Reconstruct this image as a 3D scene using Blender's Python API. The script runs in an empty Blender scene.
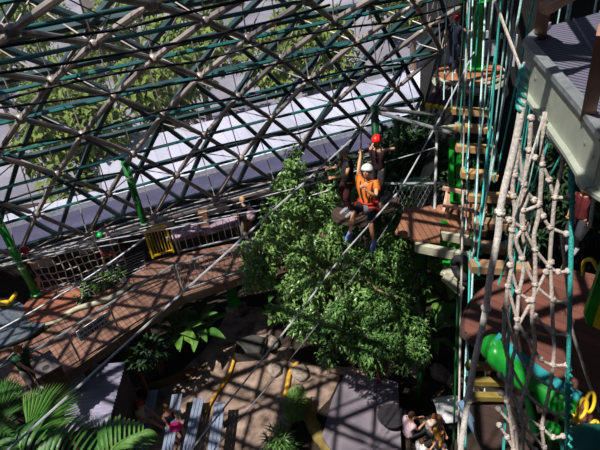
import bpy, bmesh, math, random
from mathutils import Vector, Matrix, noise
V=Vector; C=bpy.context.scene.collection; PI=math.pi
rnd=random.Random(7)
# ---------------------------------------------------------------- camera
FPX=550.; CAMZ=13.5
_r=math.hypot(100,775); PITCH=math.atan2(FPX,_r)
FW=V((0,math.cos(PITCH),-math.sin(PITCH))); _D=V((0,-math.sin(PITCH),-math.cos(PITCH))); _R=V((1,0,0))
_u=(100/_r,775/_r)
CX=_u[1]*_R+_u[0]*_D; CY=-_u[0]*_R+_u[1]*_D; CO=V((0,0,CAMZ))
def ray(x,y): return FW+CX*((x-300)/FPX)+CY*((y-225)/FPX)
def G(x,y,z=0.0):            # point of the horizontal plane at height z
    d=ray(x,y); return CO+d*((z-CAMZ)/d.z)
def D(x,y,d): return CO+ray(x,y)*d
cam=bpy.data.cameras.new('camera'); co=bpy.data.objects.new('camera',cam); C.objects.link(co)
cam.sensor_width=36; cam.lens=FPX/600*36; cam.clip_end=500
M=Matrix((CX,-CY,-FW)).transposed().to_4x4(); M.translation=CO; co.matrix_world=M
S=bpy.context.scene; S.camera=co
S.view_settings.view_transform='Standard'; S.view_settings.look='None'; S.view_settings.gamma=1; S.view_settings.exposure=0.0
# ---------------------------------------------------------------- materials
def mat(name,col,rough=.7,metal=0,var=.25,scale=8,bump=0.,bscale=None,spec=.4,col2=None,detail=4,trans=0):
    m=bpy.data.materials.new(name); m.use_nodes=True; nt=m.node_tree; N=nt.nodes; L=nt.links
    b=N['Principled BSDF']; b.inputs['Roughness'].default_value=rough; b.inputs['Metallic'].default_value=metal
    b.inputs['Specular IOR Level'].default_value=spec
    tc=N.new('ShaderNodeTexCoord'); nz=N.new('ShaderNodeTexNoise'); nz.inputs['Scale'].default_value=scale; nz.inputs['Detail'].default_value=detail
    L.new(tc.outputs['Object'],nz.inputs['Vector'])
    cr=N.new('ShaderNodeValToRGB'); e=cr.color_ramp.elements; e[0].position=.32; e[1].position=.68
    c2=col2 or tuple(min(1,c*(1+var)) for c in col); c1=tuple(c*(1-var) for c in col) if not col2 else col
    e[0].color=(*c1,1); e[1].color=(*c2,1)
    L.new(nz.outputs['Fac'],cr.inputs['Fac']); L.new(cr.outputs['Color'],b.inputs['Base Color'])
    if bump:
        n2=N.new('ShaderNodeTexNoise'); n2.inputs['Scale'].default_value=bscale or scale*3; L.new(tc.outputs['Object'],n2.inputs['Vector'])
        bp=N.new('ShaderNodeBump'); bp.inputs['Strength'].default_value=bump; bp.inputs['Distance'].default_value=.02
        L.new(n2.outputs['Fac'],bp.inputs['Height']); L.new(bp.outputs['Normal'],b.inputs['Normal'])
    if trans:
        t=N.new('ShaderNodeBsdfTranslucent'); L.new(cr.outputs['Color'],t.inputs['Color']); mx=N.new('ShaderNodeMixShader'); mx.inputs[0].default_value=trans
        L.new(b.outputs[0],mx.inputs[1]); L.new(t.outputs[0],mx.inputs[2]); L.new(mx.outputs[0],N['Material Output'].inputs['Surface'])
    return m
def planks(name,col,dir_,width,rough=.6,gap=.09,var=.35,gapcol=(.02,.012,.008)):
    """boards laid side by side: dir_ is the angle (rad) of the across-board direction in the object's XY"""
    m=bpy.data.materials.new(name); m.use_nodes=True; nt=m.node_tree; N=nt.nodes; L=nt.links; b=N['Principled BSDF']
    b.inputs['Roughness'].default_value=rough
    tc=N.new('ShaderNodeTexCoord'); mp=N.new('ShaderNodeMapping'); mp.vector_type='TEXTURE'; mp.inputs['Rotation'].default_value=(0,0,dir_)
    L.new(tc.outputs['Object'],mp.inputs['Vector']); sx=N.new('ShaderNodeSeparateXYZ'); L.new(mp.outputs[0],sx.inputs[0])
    dv=N.new('ShaderNodeMath'); dv.operation='DIVIDE'; dv.inputs[1].default_value=width; L.new(sx.outputs[0],dv.inputs[0])
    fl=N.new('ShaderNodeMath'); fl.operation='FLOOR'; L.new(dv.outputs[0],fl.inputs[0])
    fr=N.new('ShaderNodeMath'); fr.operation='FRACT'; L.new(dv.outputs[0],fr.inputs[0])
    wn=N.new('ShaderNodeTexWhiteNoise'); wn.noise_dimensions='1D'; L.new(fl.outputs[0],wn.inputs['W'])
    nz=N.new('ShaderNodeTexNoise'); nz.inputs['Scale'].default_value=3; nz.inputs['Detail'].default_value=6; L.new(mp.outputs[0],nz.inputs['Vector'])
    ad=N.new('ShaderNodeMath'); ad.operation='ADD'; L.new(wn.outputs[0],ad.inputs[0]); L.new(nz.outputs['Fac'],ad.inputs[1])
    ml=N.new('ShaderNodeMath'); ml.operation='MULTIPLY'; ml.inputs[1].default_value=.5; L.new(ad.outputs[0],ml.inputs[0])
    cr=N.new('ShaderNodeValToRGB'); e=cr.color_ramp.elements; e[0].position=.15; e[1].position=.85
    e[0].color=(*[c*(1-var) for c in col],1); e[1].color=(*[min(1,c*(1+var)) for c in col],1); L.new(ml.outputs[0],cr.inputs['Fac'])
    lt=N.new('ShaderNodeMath'); lt.operation='LESS_THAN'; lt.inputs[1].default_value=gap; L.new(fr.outputs[0],lt.inputs[0])
    mx=N.new('ShaderNodeMix'); mx.data_type='RGBA'; L.new(lt.outputs[0],mx.inputs['Factor']); L.new(cr.outputs['Color'],mx.inputs['A']); mx.inputs['B'].default_value=(*gapcol,1)
    L.new(mx.outputs['Result'],b.inputs['Base Color']); return m
def glassmat(name,tint,gloss=.08,dust_haze=.05):
    m=bpy.data.materials.new(name); m.use_nodes=True; nt=m.node_tree; N=nt.nodes; L=nt.links
    for n in list(N):
        if n.type!='OUTPUT_MATERIAL': N.remove(n)
    out=[n for n in N if n.type=='OUTPUT_MATERIAL'][0]
    t=N.new('ShaderNodeBsdfTransparent'); t.inputs[0].default_value=(*tint,1)
    g=N.new('ShaderNodeBsdfGlossy'); g.inputs['Roughness'].default_value=.08
    d=N.new('ShaderNodeBsdfDiffuse'); d.inputs[0].default_value=(.62,.62,.75,1)
    tc=N.new('ShaderNodeTexCoord'); nz=N.new('ShaderNodeTexNoise'); nz.inputs['Scale'].default_value=.5; L.new(tc.outputs['Object'],nz.inputs['Vector'])
    mr=N.new('ShaderNodeMapRange'); mr.inputs['From Min'].default_value=.3; mr.inputs['From Max'].default_value=.7; mr.inputs['To Min'].default_value=dust_haze*.4; mr.inputs['To Max'].default_value=dust_haze*1.8  # patchy dust film that also puts pale haze into the pane colour
    L.new(nz.outputs['Fac'],mr.inputs['Value'])
    a=N.new('ShaderNodeMixShader'); a.inputs[0].default_value=gloss; L.new(t.outputs[0],a.inputs[1]); L.new(g.outputs[0],a.inputs[2])
    c=N.new('ShaderNodeMixShader'); L.new(mr.outputs[0],c.inputs[0]); L.new(a.outputs[0],c.inputs[1]); L.new(d.outputs[0],c.inputs[2])
    L.new(c.outputs[0],out.inputs['Surface']); return m
# ---------------------------------------------------------------- mesh builder
def frame(d):
    d=d.normalized(); a=V((0,0,1)) if abs(d.z)<.9 else V((1,0,0)); x=a.cross(d).normalized(); return x,d.cross(x)
class MB:
    def __init__(s): s.v=[]; s.f=[]
    def add(s,vs,fs):
        k=len(s.v); s.v+= [tuple(p) for p in vs]; s.f+=[tuple(i+k for i in f) for f in fs]; return s
    def box(s,c,size,rz=0,R=None):
        c=V(c); R=R or Matrix.Rotation(rz,3,'Z'); h=[x/2 for x in size]
        vs=[c+R@V((i*h[0],j*h[1],k*h[2])) for k in(-1,1) for j in(-1,1) for i in(-1,1)]
        return s.add(vs,[(0,2,3,1),(4,5,7,6),(0,1,5,4),(2,6,7,3),(0,4,6,2),(1,3,7,5)])
    def beam(s,a,b,w,h,up=None):
        a=V(a);b=V(b);d=(b-a).normalized(); up=V(up) if up else V((0,0,1))
        if abs(d.dot(up))>.98: up=V((0,1,0))
        x=up.cross(d).normalized(); z=d.cross(x)
        vs=[p+x*i*w/2+z*j*h/2 for p in(a,b) for i,j in((-1,-1),(1,-1),(1,1),(-1,1))]
        return s.add(vs,[(3,2,1,0),(4,5,6,7)]+[(i,(i+1)%4,(i+1)%4+4,i+4) for i in range(4)])
    def tube(s,pts,r,n=6,cap=True):
        pts=[V(p) for p in pts]; m=len(pts); rs=r if isinstance(r,(list,tuple)) else [r]*m
        d=[(pts[min(i+1,m-1)]-pts[max(i-1,0)]).normalized() for i in range(m)]
        x,y=frame(d[0]); vs=[]
        for i in range(m):
            if i: 
                x=(x-d[i]*x.dot(d[i])).normalized(); y=d[i].cross(x)
            for k in range(n):
                a=2*PI*k/n; vs.append(pts[i]+(x*math.cos(a)+y*math.sin(a))*rs[i])
        fs=[(i*n+k,i*n+(k+1)%n,(i+1)*n+(k+1)%n,(i+1)*n+k) for i in range(m-1) for k in range(n)]
        if cap: fs+=[tuple(reversed(range(n))),tuple(range((m-1)*n,m*n))]
        return s.add(vs,fs)
    def ball(s,c,r,n=8,m=5,R=None,jit=0):
        c=V(c); r=V(r) if hasattr(r,'__len__') else V((r,r,r)); R=R or Matrix.Identity(3); vs=[c+R@V((0,0,r.z))]
        for j in range(1,m):
            t=PI*j/m
            for k in range(n):
                a=2*PI*k/n; q=1+jit*(rnd.random()-.5); vs.append(c+R@V((r.x*math.sin(t)*math.cos(a)*q,r.y*math.sin(t)*math.sin(a)*q,r.z*math.cos(t)*q)))
        vs.append(c-R@V((0,0,r.z))); e=len(vs)-1
        fs=[(0,1+k,1+(k+1)%n) for k in range(n)]+[(1+(j-1)*n+k,1+j*n+k,1+j*n+(k+1)%n,1+(j-1)*n+(k+1)%n) for j in range(1,m-1) for k in range(n)]
        fs+=[(e,1+(m-2)*n+(k+1)%n,1+(m-2)*n+k) for k in range(n)]
        return s.add(vs,fs)
    def prism(s,poly,z0,z1):
        n=len(poly); vs=[(p[0],p[1],z0) for p in poly]+[(p[0],p[1],z1) for p in poly]
        ar=sum(poly[i][0]*poly[(i+1)%n][1]-poly[(i+1)%n][0]*poly[i][1] for i in range(n))
        fs=[tuple(reversed(range(n))),tuple(range(n,2*n))]+[(i,(i+1)%n,(i+1)%n+n,i+n) for i in range(n)]
        if ar<0: fs=[tuple(reversed(f)) for f in fs]
        return s.add(vs,fs)
    def lathe(s,prof,c=(0,0,0),n=16,R=None):
        c=V(c); R=R or Matrix.Identity(3); m=len(prof)
        vs=[c+R@V((r*math.cos(2*PI*k/n),r*math.sin(2*PI*k/n),z)) for r,z in prof for k in range(n)]
        fs=[(i*n+k,i*n+(k+1)%n,(i+1)*n+(k+1)%n,(i+1)*n+k) for i in range(m-1) for k in range(n)]
        fs+=[tuple(reversed(range(n))),tuple(range((m-1)*n,m*n))]
        return s.add(vs,fs)
    def leaf(s,p,d,up,L,W,droop=.25,segs=2):
        d=d.normalized(); x=d.cross(up); 
        if x.length<1e-3: x=d.cross(V((1,0,.1)))
        x=x.normalized(); z=x.cross(d)
        if segs==2:
            a=p; m=p+d*L*.45+z*L*.06; t=p+d*L-z*L*droop
            return s.add([a,m-x*W/2+z*W*.15,m-z*W*.05,m+x*W/2+z*W*.15,t],[(0,2,1),(0,3,2),(1,2,4),(2,3,4)])
        vs=[]; n=segs*2
        for i in range(n+1):
            q=i/n; w=W/2*math.sin(PI*min(1,q*.9+.08))**.8; c=p+d*L*q+z*(L*.12*math.sin(PI*q)-L*droop*q*q)
            vs+=[c-x*w+z*w*.3,c,c+x*w+z*w*.3]
        fs=[]
        for i in range(n):
            a=i*3; fs+=[(a,a+1,a+4,a+3),(a+1,a+2,a+5,a+4)]
        return s.add(vs,fs)
    def build(s,name,m,parent=None,smooth=False,origin=None):
        me=bpy.data.meshes.new(name)
        if origin is not None: o_=V(origin); vs=[V(p)-o_ for p in s.v]
        else: vs=s.v
        me.from_pydata(vs,[],s.f); me.materials.append(m)
        if smooth: me.polygons.foreach_set('use_smooth',[True]*len(me.polygons))
        me.update(); o=bpy.data.objects.new(name,me); C.objects.link(o)
        if origin is not None: o.location=origin
        if parent: o.parent=parent
        return o
def tag(o,label=None,cat=None,group=None,kind=None):
    if label: o['label']=label
    if cat: o['category']=cat
    if group: o['group']=group
    if kind: o['kind']=kind
    return o
def empty(name,loc,label=None,cat=None,group=None,rz=0,kind=None):
    o=bpy.data.objects.new(name,None); o.empty_display_size=.1; C.objects.link(o); o.location=loc; o.rotation_euler=(0,0,rz)
    return tag(o,label,cat,group,kind)
def local(root,mb):       # move a world-space builder into root's frame
    Mi=root.matrix_basis.inverted() if True else None
    mb.v=[tuple(Mi@V(p)) for p in mb.v]; return mb
def spline(pts,n=6):
    pts=[V(p) for p in pts]; out=[]
    for i in range(len(pts)-1):
        p0=pts[max(i-1,0)];p1=pts[i];p2=pts[i+1];p3=pts[min(i+2,len(pts)-1)]
        for k in range(n):
            t=k/n; out.append(.5*((2*p1)+(p2-p0)*t+(2*p0-5*p1+4*p2-p3)*t*t+(3*p1-p0-3*p2+p3)*t**3))
    out.append(pts[-1]); return out
def sag(a,b,s,n=12):
    a=V(a);b=V(b); return [a.lerp(b,i/n)-V((0,0,s*4*(i/n)*(1-i/n))) for i in range(n+1)]
def rv(): return V((rnd.uniform(-1,1),rnd.uniform(-1,1),rnd.uniform(-1,1)))

m_tube=mat('weathered_tube',(.16,.14,.15),.45,.3,var=.45,scale=.6,col2=(.50,.42,.38))
m_mull=mat('dark_teal_frame',(.012,.045,.05),.45,.2,col2=(.05,.085,.09),scale=.7)
m_teal=mat('teal_frame',(.01,.16,.16),.4,.1,col2=(.03,.09,.10),scale=.8)
m_cable_black=mat('black_cable',(.012,.012,.014),.5)
m_cable=mat('steel_cable',(.46,.46,.50),.45,0)
m_galv=mat('galvanised_steel',(.36,.38,.40),.45,.5,scale=15)
m_green=mat('green_paint',(.01,.26,.025),.35,var=.3,scale=6)
m_dgreen=mat('dark_green_paint',(.005,.06,.015),.4)
m_yellow=mat('yellow_paint',(.75,.48,.02),.4,var=.2)
m_deck=planks('deck_boards',(.205,.10,.068),math.radians(35),.14,var=.45)
m_deckred=planks('red_brown_boards',(.30,.10,.055),math.radians(60),.16,var=.3,gap=.05)
m_wood=mat('plank_wood',(.42,.22,.10),.6,col2=(.62,.38,.20),scale=5)
m_log=mat('brown_log',(.16,.085,.045),.8,bump=.4)
m_palewood=mat('pale_wood',(.42,.40,.30),.7,scale=6)
m_pinkwood=mat('pinkish_wood',(.50,.28,.20),.6,scale=6)
m_white=mat('white_cloth',(.75,.75,.78),.8,var=.08)
m_concrete=mat('grey_concrete',(.24,.21,.23),.85,scale=2.5,bump=.2,var=.2)
m_rope=mat('hemp_rope',(.54,.46,.41),.85,scale=60,bump=.4,bscale=120,var=.3)
m_whiterope=mat('white_rope',(.66,.60,.56),.8,scale=50,bump=.4,bscale=110)
m_tealrope=mat('teal_rope',(.06,.50,.46),.6,scale=90,bump=.5,bscale=120,var=.35)
m_palerope=mat('pale_teal_rope',(.45,.70,.68),.6,scale=40,var=.3)
m_black=mat('black_rubber',(.02,.02,.022),.7)
# ---------------------------------------------------------------- light
w=bpy.data.worlds.new('world'); S.world=w; w.use_nodes=True; nt=w.node_tree
sky=nt.nodes.new('ShaderNodeTexSky'); sky.sky_type='NISHITA'; sky.sun_disc=False; sky.sun_elevation=math.radians(50); sky.sun_rotation=math.radians(220)
nt.links.new(sky.outputs[0],nt.nodes['Background'].inputs[0]); nt.nodes['Background'].inputs[1].default_value=.13
SUN=V((-.346,-.278,.896)).normalized()
sl=bpy.data.lights.new('sun','SUN'); sl.energy=9.0; sl.angle=math.radians(.6); sl.color=(1,.93,.84)
so=bpy.data.objects.new('sun',sl); C.objects.link(so); so.rotation_euler=SUN.to_track_quat('Z','Y').to_euler()
# ---------------------------------------------------------------- the dome
E_=V((.96,.28,0)); N_=V((-.28,.96,0)); ZB=3.2; W_,H_=19.0,12.1; N0=17.65
def dome(u,s,off=0):
    t=ARC(s); n=N0-W_*(1-math.cos(t)); z=ZB+H_*math.sin(t)
    nn=V((math.cos(t)/W_,0,math.sin(t)/H_)).normalized()   # outward (n,z)
    n-=nn.x*off; z-=nn.z*off; n-=(u-2)**2/140*math.cos(t)*.5
    return E_*u+N_*n+V((0,0,z))
_tab=[0]; _K=900
for i in range(_K):
    t=PI*(i+.5)/_K; _tab.append(_tab[-1]+math.hypot(W_*math.sin(t),H_*math.cos(t))*PI/_K)
def ARC(s):
    if s<=0: return s/H_
    import bisect
    i=min(bisect.bisect(_tab,s),_K); return PI*(i-1+(s-_tab[i-1])/(_tab[i]-_tab[i-1]))/_K
CW,RH=2.15,1.72; NC,NR=16,19; U0=-25.
node=lambda i,j: (U0+CW*(i+.5*(j%2)), RH*j)
root=empty('window_1',(0,0,0),'glass dome with triangular lattice of metal tubes arching over the jungle','glass dome',kind='structure')
mul=MB(); glass=MB(); P={}; Q={}
for j in range(NR+1):
    for i in range(NC+1): P[i,j]=dome(*node(i,j))
def tri(a,b,c): return (P[a],P[b],P[c])
def seg(a,b):
    d=(a+b)/2; c=E_*d.dot(E_)+V((0,0,3)); mul.beam(a,b,.125,.14,up=(c-d).normalized())
edges=set(); tris=[]
for j in range(NR):
    for i in range(NC):
        o=j%2
        if o==0: A=[((i,j),(i+1,j),(i,j+1)),((i+1,j),(i+1,j+1),(i,j+1))]
        else: A=[((i,j),(i+1,j),(i+1,j+1)),((i,j),(i+1,j+1),(i,j+1))]
        for k,t in enumerate(A):
            tris.append((t,k,i,j))
            for a,b in((t[0],t[1]),(t[1],t[2]),(t[0],t[2])): edges.add(tuple(sorted((a,b))))
            glass.add([P[x] for x in t],[(0,1,2)])
for a,b in sorted(edges): seg(P[a],P[b])
mul.build('lattice_frame',m_mull,root)
m_glass=glassmat('dome_glass',(.86,.90,.93),.07,.17)
glass.build('glass_panes',m_glass,root)
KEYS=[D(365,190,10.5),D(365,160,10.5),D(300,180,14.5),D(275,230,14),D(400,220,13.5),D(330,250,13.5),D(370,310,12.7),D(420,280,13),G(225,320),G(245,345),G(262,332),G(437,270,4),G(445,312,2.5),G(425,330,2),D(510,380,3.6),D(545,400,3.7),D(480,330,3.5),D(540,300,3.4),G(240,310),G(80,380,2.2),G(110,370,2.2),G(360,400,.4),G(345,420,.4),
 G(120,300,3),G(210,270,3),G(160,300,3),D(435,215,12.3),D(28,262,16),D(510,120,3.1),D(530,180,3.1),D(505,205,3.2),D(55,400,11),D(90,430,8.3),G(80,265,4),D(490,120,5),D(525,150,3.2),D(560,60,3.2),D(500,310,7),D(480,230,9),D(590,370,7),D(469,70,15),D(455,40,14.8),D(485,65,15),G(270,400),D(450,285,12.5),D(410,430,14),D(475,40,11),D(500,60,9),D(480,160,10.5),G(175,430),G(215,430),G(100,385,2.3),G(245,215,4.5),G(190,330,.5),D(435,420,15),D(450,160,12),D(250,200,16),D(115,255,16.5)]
shade=MB()  # opaque triangles added to cast broad shade, open toward points kept sunlit
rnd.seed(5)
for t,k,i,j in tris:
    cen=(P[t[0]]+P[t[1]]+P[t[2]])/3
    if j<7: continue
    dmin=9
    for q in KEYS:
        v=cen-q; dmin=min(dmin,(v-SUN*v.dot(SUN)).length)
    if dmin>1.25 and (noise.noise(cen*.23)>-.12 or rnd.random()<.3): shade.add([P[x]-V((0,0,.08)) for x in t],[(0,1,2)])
shade.build('added_sun_blockers',mat('sun_blocker_grey',(.10,.10,.12),.8),root)
# inner layer: a hub under each upright triangle, tied to its corners by thin rods and to its neighbours by tubes
OFF=1.35
for t,k,i,j in tris:
    o=j%2
    up=(k==0)
    if up:
        un=sum(node(*x)[0] for x in t)/3; sn=sum(node(*x)[1] for x in t)/3
        Q[i,j]=(dome(un,sn,OFF),t)
def vis(p):
    d=p-CO; w_=d.dot(FW)
    if w_<.5: return None
    x=300+FPX*d.dot(CX)/w_; y=225+FPX*d.dot(CY)/w_
    return w_ if -30<x<470 and -30<y<270 else None
tubes=[]; rods=[]
for (i,j),(p,t) in Q.items():
    nb=[(i+1,j)]
    nb+=[(i,j+1),(i-1,j+1)] if j%2==0 else [(i,j+1),(i+1,j+1)]
    for n_ in nb:
        if n_ in Q: tubes.append((p,Q[n_][0],n_[1]==j,j))
    for c in t: rods.append((p,P[c]))
def emit(items,name,m,maker,par):
    L=[(vis((a+b)/2),a,b) for a,b in items]; near=sorted([x for x in L if x[0]],key=lambda x:x[0])[:100]; ids=set(id(x) for x in near)
    for x in near: maker(MB(),x[1],x[2]).build(name,m,par)
    r=MB()
    for x in L:
        if id(x) not in ids: maker(r,x[1],x[2])
    tag(r.build(name,m,par),kind='stuff')
tb=lambda r,n: (lambda mb,a,b: mb.tube([a,a.lerp(b,.08),a.lerp(b,.12),a.lerp(b,.88),a.lerp(b,.92),b],[r*.5,r*.5,r,r,r*.5,r*.5],n))
emit([(a,b) for a,b,h,j in tubes if not h],'truss_tube',m_tube,tb(.07,8),root)
emit([(a,b) for a,b,h,j in tubes if h],'ring_tube',m_teal,tb(.045,6),root)
emit([(a,b) for a,b in rods],'tie_rod',m_tube,lambda mb,a,b: mb.tube([a,b],.018,5),root)
hb=sorted([x for x in [(vis(p),p) for p,t in Q.values()] if x[0]],key=lambda x:x[0])
for d_,p in hb[:100]: MB().ball(p,.13,10,6).build('hub',m_tube,root,True)
# black ring cables strung along the inside
for j,(s0) in enumerate((3.2,6.0,9.0,12.2)):
    pts=[]
    for k in range(0,121):
        u=U0+1+33*k/120; pts.append(dome(u,s0+.38*abs(math.sin(PI*u/4.9+j))-.04*(u-2),OFF+.22))
    MB().tube(pts,.03,5).build('cable',m_cable_black,root)
# kerb, gutter and low wall under the glass
wl=MB(); a=[]
for k in range(41):
    u=U0+35.5*k/40; a.append(dome(u,0))
wl.tube([p-V((0,0,.12)) for p in a],.14,6)
for p,q in zip(a,a[1:]): wl.beam(p-V((0,0,1.75)),q-V((0,0,1.75)),.3,3.2)
tag(wl.build('wall_back',mat('dark_wall',(.07,.06,.06),.9)),kind='structure')
lg=MB()
for p,q in zip(a,a[1:]):
    lg.beam(p-N_*.55-V((0,0,.12)),q-N_*.55-V((0,0,.12)),.5,.1)
tag(lg.build('trim_1',mat('ledge_concrete',(.30,.25,.24),.8,scale=3)),kind='structure')
# ---------------------------------------------------------------- outside the glass
def UV(u,n,z): return E_*u+N_*n+V((0,0,z))
def oplane(name,u0,u1,n0,n1,z,m,th=.1):
    return tag(MB().prism([UV(u0,n0,0)[:2],UV(u1,n0,0)[:2],UV(u1,n1,0)[:2],UV(u0,n1,0)[:2]],z-th,z).build(name,m),kind='structure')
m_lav=mat('bluish_roof_in_shadow',(.055,.052,.10),.7,scale=.8,var=.2)  # bluish roof, darkened in its colour for the dome frame's shadow
m_sheet=planks('pale_roof_sheet',(.42,.41,.50),math.radians(16.3),.55,var=.12,gap=.06,gapcol=(.3,.3,.38))
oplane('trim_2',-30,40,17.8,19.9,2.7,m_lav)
oplane('trim_3',-30,-2,19.9,21.8,2.3,m_sheet)
oplane('trim_7',-2,40,19.9,26.0,2.3,m_sheet)
pm=MB(); pm.beam(UV(-30,20.0,2.75),UV(40,20.0,2.75),.25,.35); tag(pm.build('trim_4',mat('pale_parapet',(.55,.55,.62),.7)),kind='structure')
oplane('ground_outside',-60,90,20.5,140,-3.0,mat('street_asphalt',(.14,.13,.17),.9,scale=.15,col2=(.30,.28,.33)))
m_b1=mat('mauve_render',(.17,.145,.18),.8,scale=.6); m_b2=mat('cream_render',(.30,.25,.22),.8,scale=.6); m_win=mat('dark_window',(.03,.035,.05),.2)
def building(u,n,w,d,h,m,label):
    c=UV(u,n,-3); r=empty('office_building',c,label,'building',rz=math.atan2(.28,.96))
    MB().box((0,0,h/2),(w,d,h)).build('wall',m,r); MB().box((0,0,h+.15),(w+.4,d+.4,.3)).build('roof',m_sheet,r)
    for f in range(int(h/3)):
        for k in range(int(w/2.6)):
            MB().box((-w/2+1.4+k*2.6,-d/2-.03,1.6+f*3),(1.5,.1,1.3)).build('window',m_win,r)
building(-14,76,16,10,9,m_b1,'mauve low office block beyond trees at far left behind the glass')
building(8,80,20,12,7,m_b2,'cream low block behind the middle of the glass dome')
building(32,74,14,10,9,m_b1,'mauve low office block beyond the glass at the right')
# trees outside
m_leafout=mat('sunlit_leaves',(.07,.13,.02),.6,col2=(.28,.34,.07),scale=1.5,trans=.3)
m_bark=mat('grey_bark',(.18,.13,.10),.9,bump=.4)
def crown_mb(clusters,count,L,W,up=.2,droop=.3):
    mb=MB()
    tot=sum(c[1]**2 for c in clusters)
    for c,r in clusters:
        for k in range(int(count*r*r/tot)):
            d=rv(); 
            while d.length>1 or d.length<.1: d=rv()
            d=d.normalized()*(.55+.45*rnd.random())
            p=V(c)+d*r; dr=(d.normalized()*.6+rv()*.7+V((0,0,-up)))
            q=rnd.uniform(.7,1.25); mb.leaf(p,dr,V((0,0,1))+rv()*.6,L*q,W*q,droop)
    return mb
def out_tree(seed):
    rnd.seed(seed); r=empty('street_tree',(0,0,0))
    cl=[(V((rnd.uniform(-1.4,1.4),rnd.uniform(-1.4,1.4),rnd.uniform(3.4,6.0))),rnd.uniform(.9,1.5)) for k in range(9)]
    crown_mb(cl,2300,.42,.2).build('foliage',m_leafout,r)
    t=MB(); t.tube([(0,0,0),(.1,0,2),(0,.1,4.4)],[.22,.17,.08],8); t.build('trunk',m_bark,r); return r
proto=[out_tree(1),out_tree(2)]
def copy_tree(o,parent=None):
    c=o.copy(); C.objects.link(c)
    if parent: c.parent=parent
    for ch in list(o.children):
        copy_tree(ch,c)
    return c
spots=[(-25+7.4*k,26.6+.3*(k%2),1.35) for k in range(4)]+[(1.5,30.2,1.25),(10.5,30.4,1.3)]
for k in range(27):
    u=-28+ (k%9)*8.2+(k//9)*3+rnd.uniform(-.4,.4); n=36+(k//9)*9.5+rnd.uniform(-.6,.6); spots.append((u,n,rnd.uniform(1.1,1.35)))
for k,(u,n,s) in enumerate(spots):
    if rnd.random()<.30 and k>5: continue
    o=proto[k] if k<2 else copy_tree(proto[k%2])
    o.location=UV(u,n,-3); o.rotation_euler=(0,0,rnd.uniform(0,6)); o.scale=(s,s,s)
    tag(o,'leafy yellow-green tree standing outside behind the glass dome','tree','trees outside the dome')
# ---------------------------------------------------------------- enclosing solid walls behind the camera
tag(MB().box((0,-9,8),(70,.4,20)).build('wall_front',mat('dark_render',(.08,.07,.07),.9)),kind='structure')
tag(MB().beam(UV(10.6,-12,7.5),UV(10.6,17.4,7.5),.3,16).build('wall_right',mat('dark_render_right',(.012,.012,.013),.95)),kind='structure')
# ---------------------------------------------------------------- ground
def gp(*pts,z=0): return [G(x,y,z)[:2] for x,y in pts]
m_soil=mat('dark_soil',(.012,.009,.006),.95,scale=1.5,col2=(.045,.028,.018),bump=.5,bscale=12)
tag(MB().box((0,6,-.1),(60,36,.2)).build('ground',m_soil),kind='structure')
m_path=mat('brown_stone_path',(.09,.055,.042),.9,scale=2.2,col2=(.40,.28,.22),bump=.5,bscale=14,detail=9)
pth=gp((232,306),(262,308),(275,325),(262,350),(298,366),(345,368),(330,400),(310,420),(285,420),(268,450),(265,520),(60,520),(80,450),(100,400),(178,375),(205,350))
tag(MB().prism(pth,0,.04).build('floor_path',m_path),kind='structure')
# ---------------------------------------------------------------- boardwalk at z = 3
ZD=3.0
deckp=gp((-60,395),(0,352),(37,337),(83,303),(133,275),(143,263),(200,250),(255,239),(340,222),(340,255),(253,272),(187,293),(182,295),(120,335),(80,363),(40,388),(-60,440),z=ZD)
tag(MB().prism(deckp,ZD-.06,ZD).build('floor_boardwalk',m_deck),kind='structure')
ed=[G(x,y,ZD) for x,y in ((-60,440),(40,388),(80,363),(120,335),(182,295),(253,272),(340,255))]
fb=MB()
for a,b in zip(ed,ed[1:]): fb.beam(a-V((0,0,.17)),b-V((0,0,.17)),.08,.3)
tag(fb.build('trim_5',mat('fascia_wood',(.20,.13,.09),.7)),kind='structure')
sp=MB()
for a in ed[1:4]:
    sp.box((a.x,a.y+.15,1.45),(.15,.15,2.9)); sp.box((a.x+.3,a.y+1.1,1.45),(.15,.15,2.9))
tag(sp.build('trim_6',m_log),kind='structure')
def railing(name,label,base,h,style,m,infill=.14,group=None,cat='railing',post=None,r=.022):
    rt=empty(name,base[0],label,cat,group); L=lambda p:V(p)-V(base[0])
    up=V((0,0,h)); pr=post or 2.0
    for a,b in zip(base,base[1:]):
        a=L(a);b=L(b); n=max(1,round((b-a).length/pr))
        for i in range(n+(1 if b==L(base[-1]) else 0)):
            p=a.lerp(b,i/n); MB().tube([p,p+up],r*1.1,6).build('post',m,rt)
    t=MB(); t.tube([L(p)+up for p in base],r*1.4,6); t.build('top_rail',m,rt)
    f=MB()
    if style=='bars':
        f.tube([L(p)+V((0,0,.1)) for p in base],r,5)
        for a,b in zip(base,base[1:]):
            a=L(a);b=L(b); n=int((b-a).length/infill)
            for i in range(n): p=a.lerp(b,(i+.5)/n); f.tube([p+V((0,0,.1)),p+up],.009,4)
        f.build('balusters',m,rt)
    elif style=='wires':
        for k in range(6):
            f.tube([L(p)+V((0,0,.12+k*.15)) for p in base],.007,4)
        f.build('wires',m_cable,rt)
    elif style=='mesh':
        f.tube([L(p)+V((0,0,.1)) for p in base],r,5)
        for a,b in zip(base,base[1:]):
            a=L(a);b=L(b); n=int((b-a).length/.1)
            for i in range(n):
                p=a.lerp(b,i/n); q=a.lerp(b,min(1,(i+3)/n)); q2=a.lerp(b,max(0,(i-3)/n)); z=V((0,0,.12))
                f.tube([p+z,q+up],.006,3); f.tube([p+z,q2+up],.006,3)
        f.build('wire_mesh',m,rt)
    return rt
def inset(p): return V(p)+V((-.02,.10,0))
railing('railing','steel railing with horizontal wires along the near edge of the boardwalk, left part',[inset(p) for p in ed[0:5]],1.05,'wires',m_galv,post=1.9)
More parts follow.
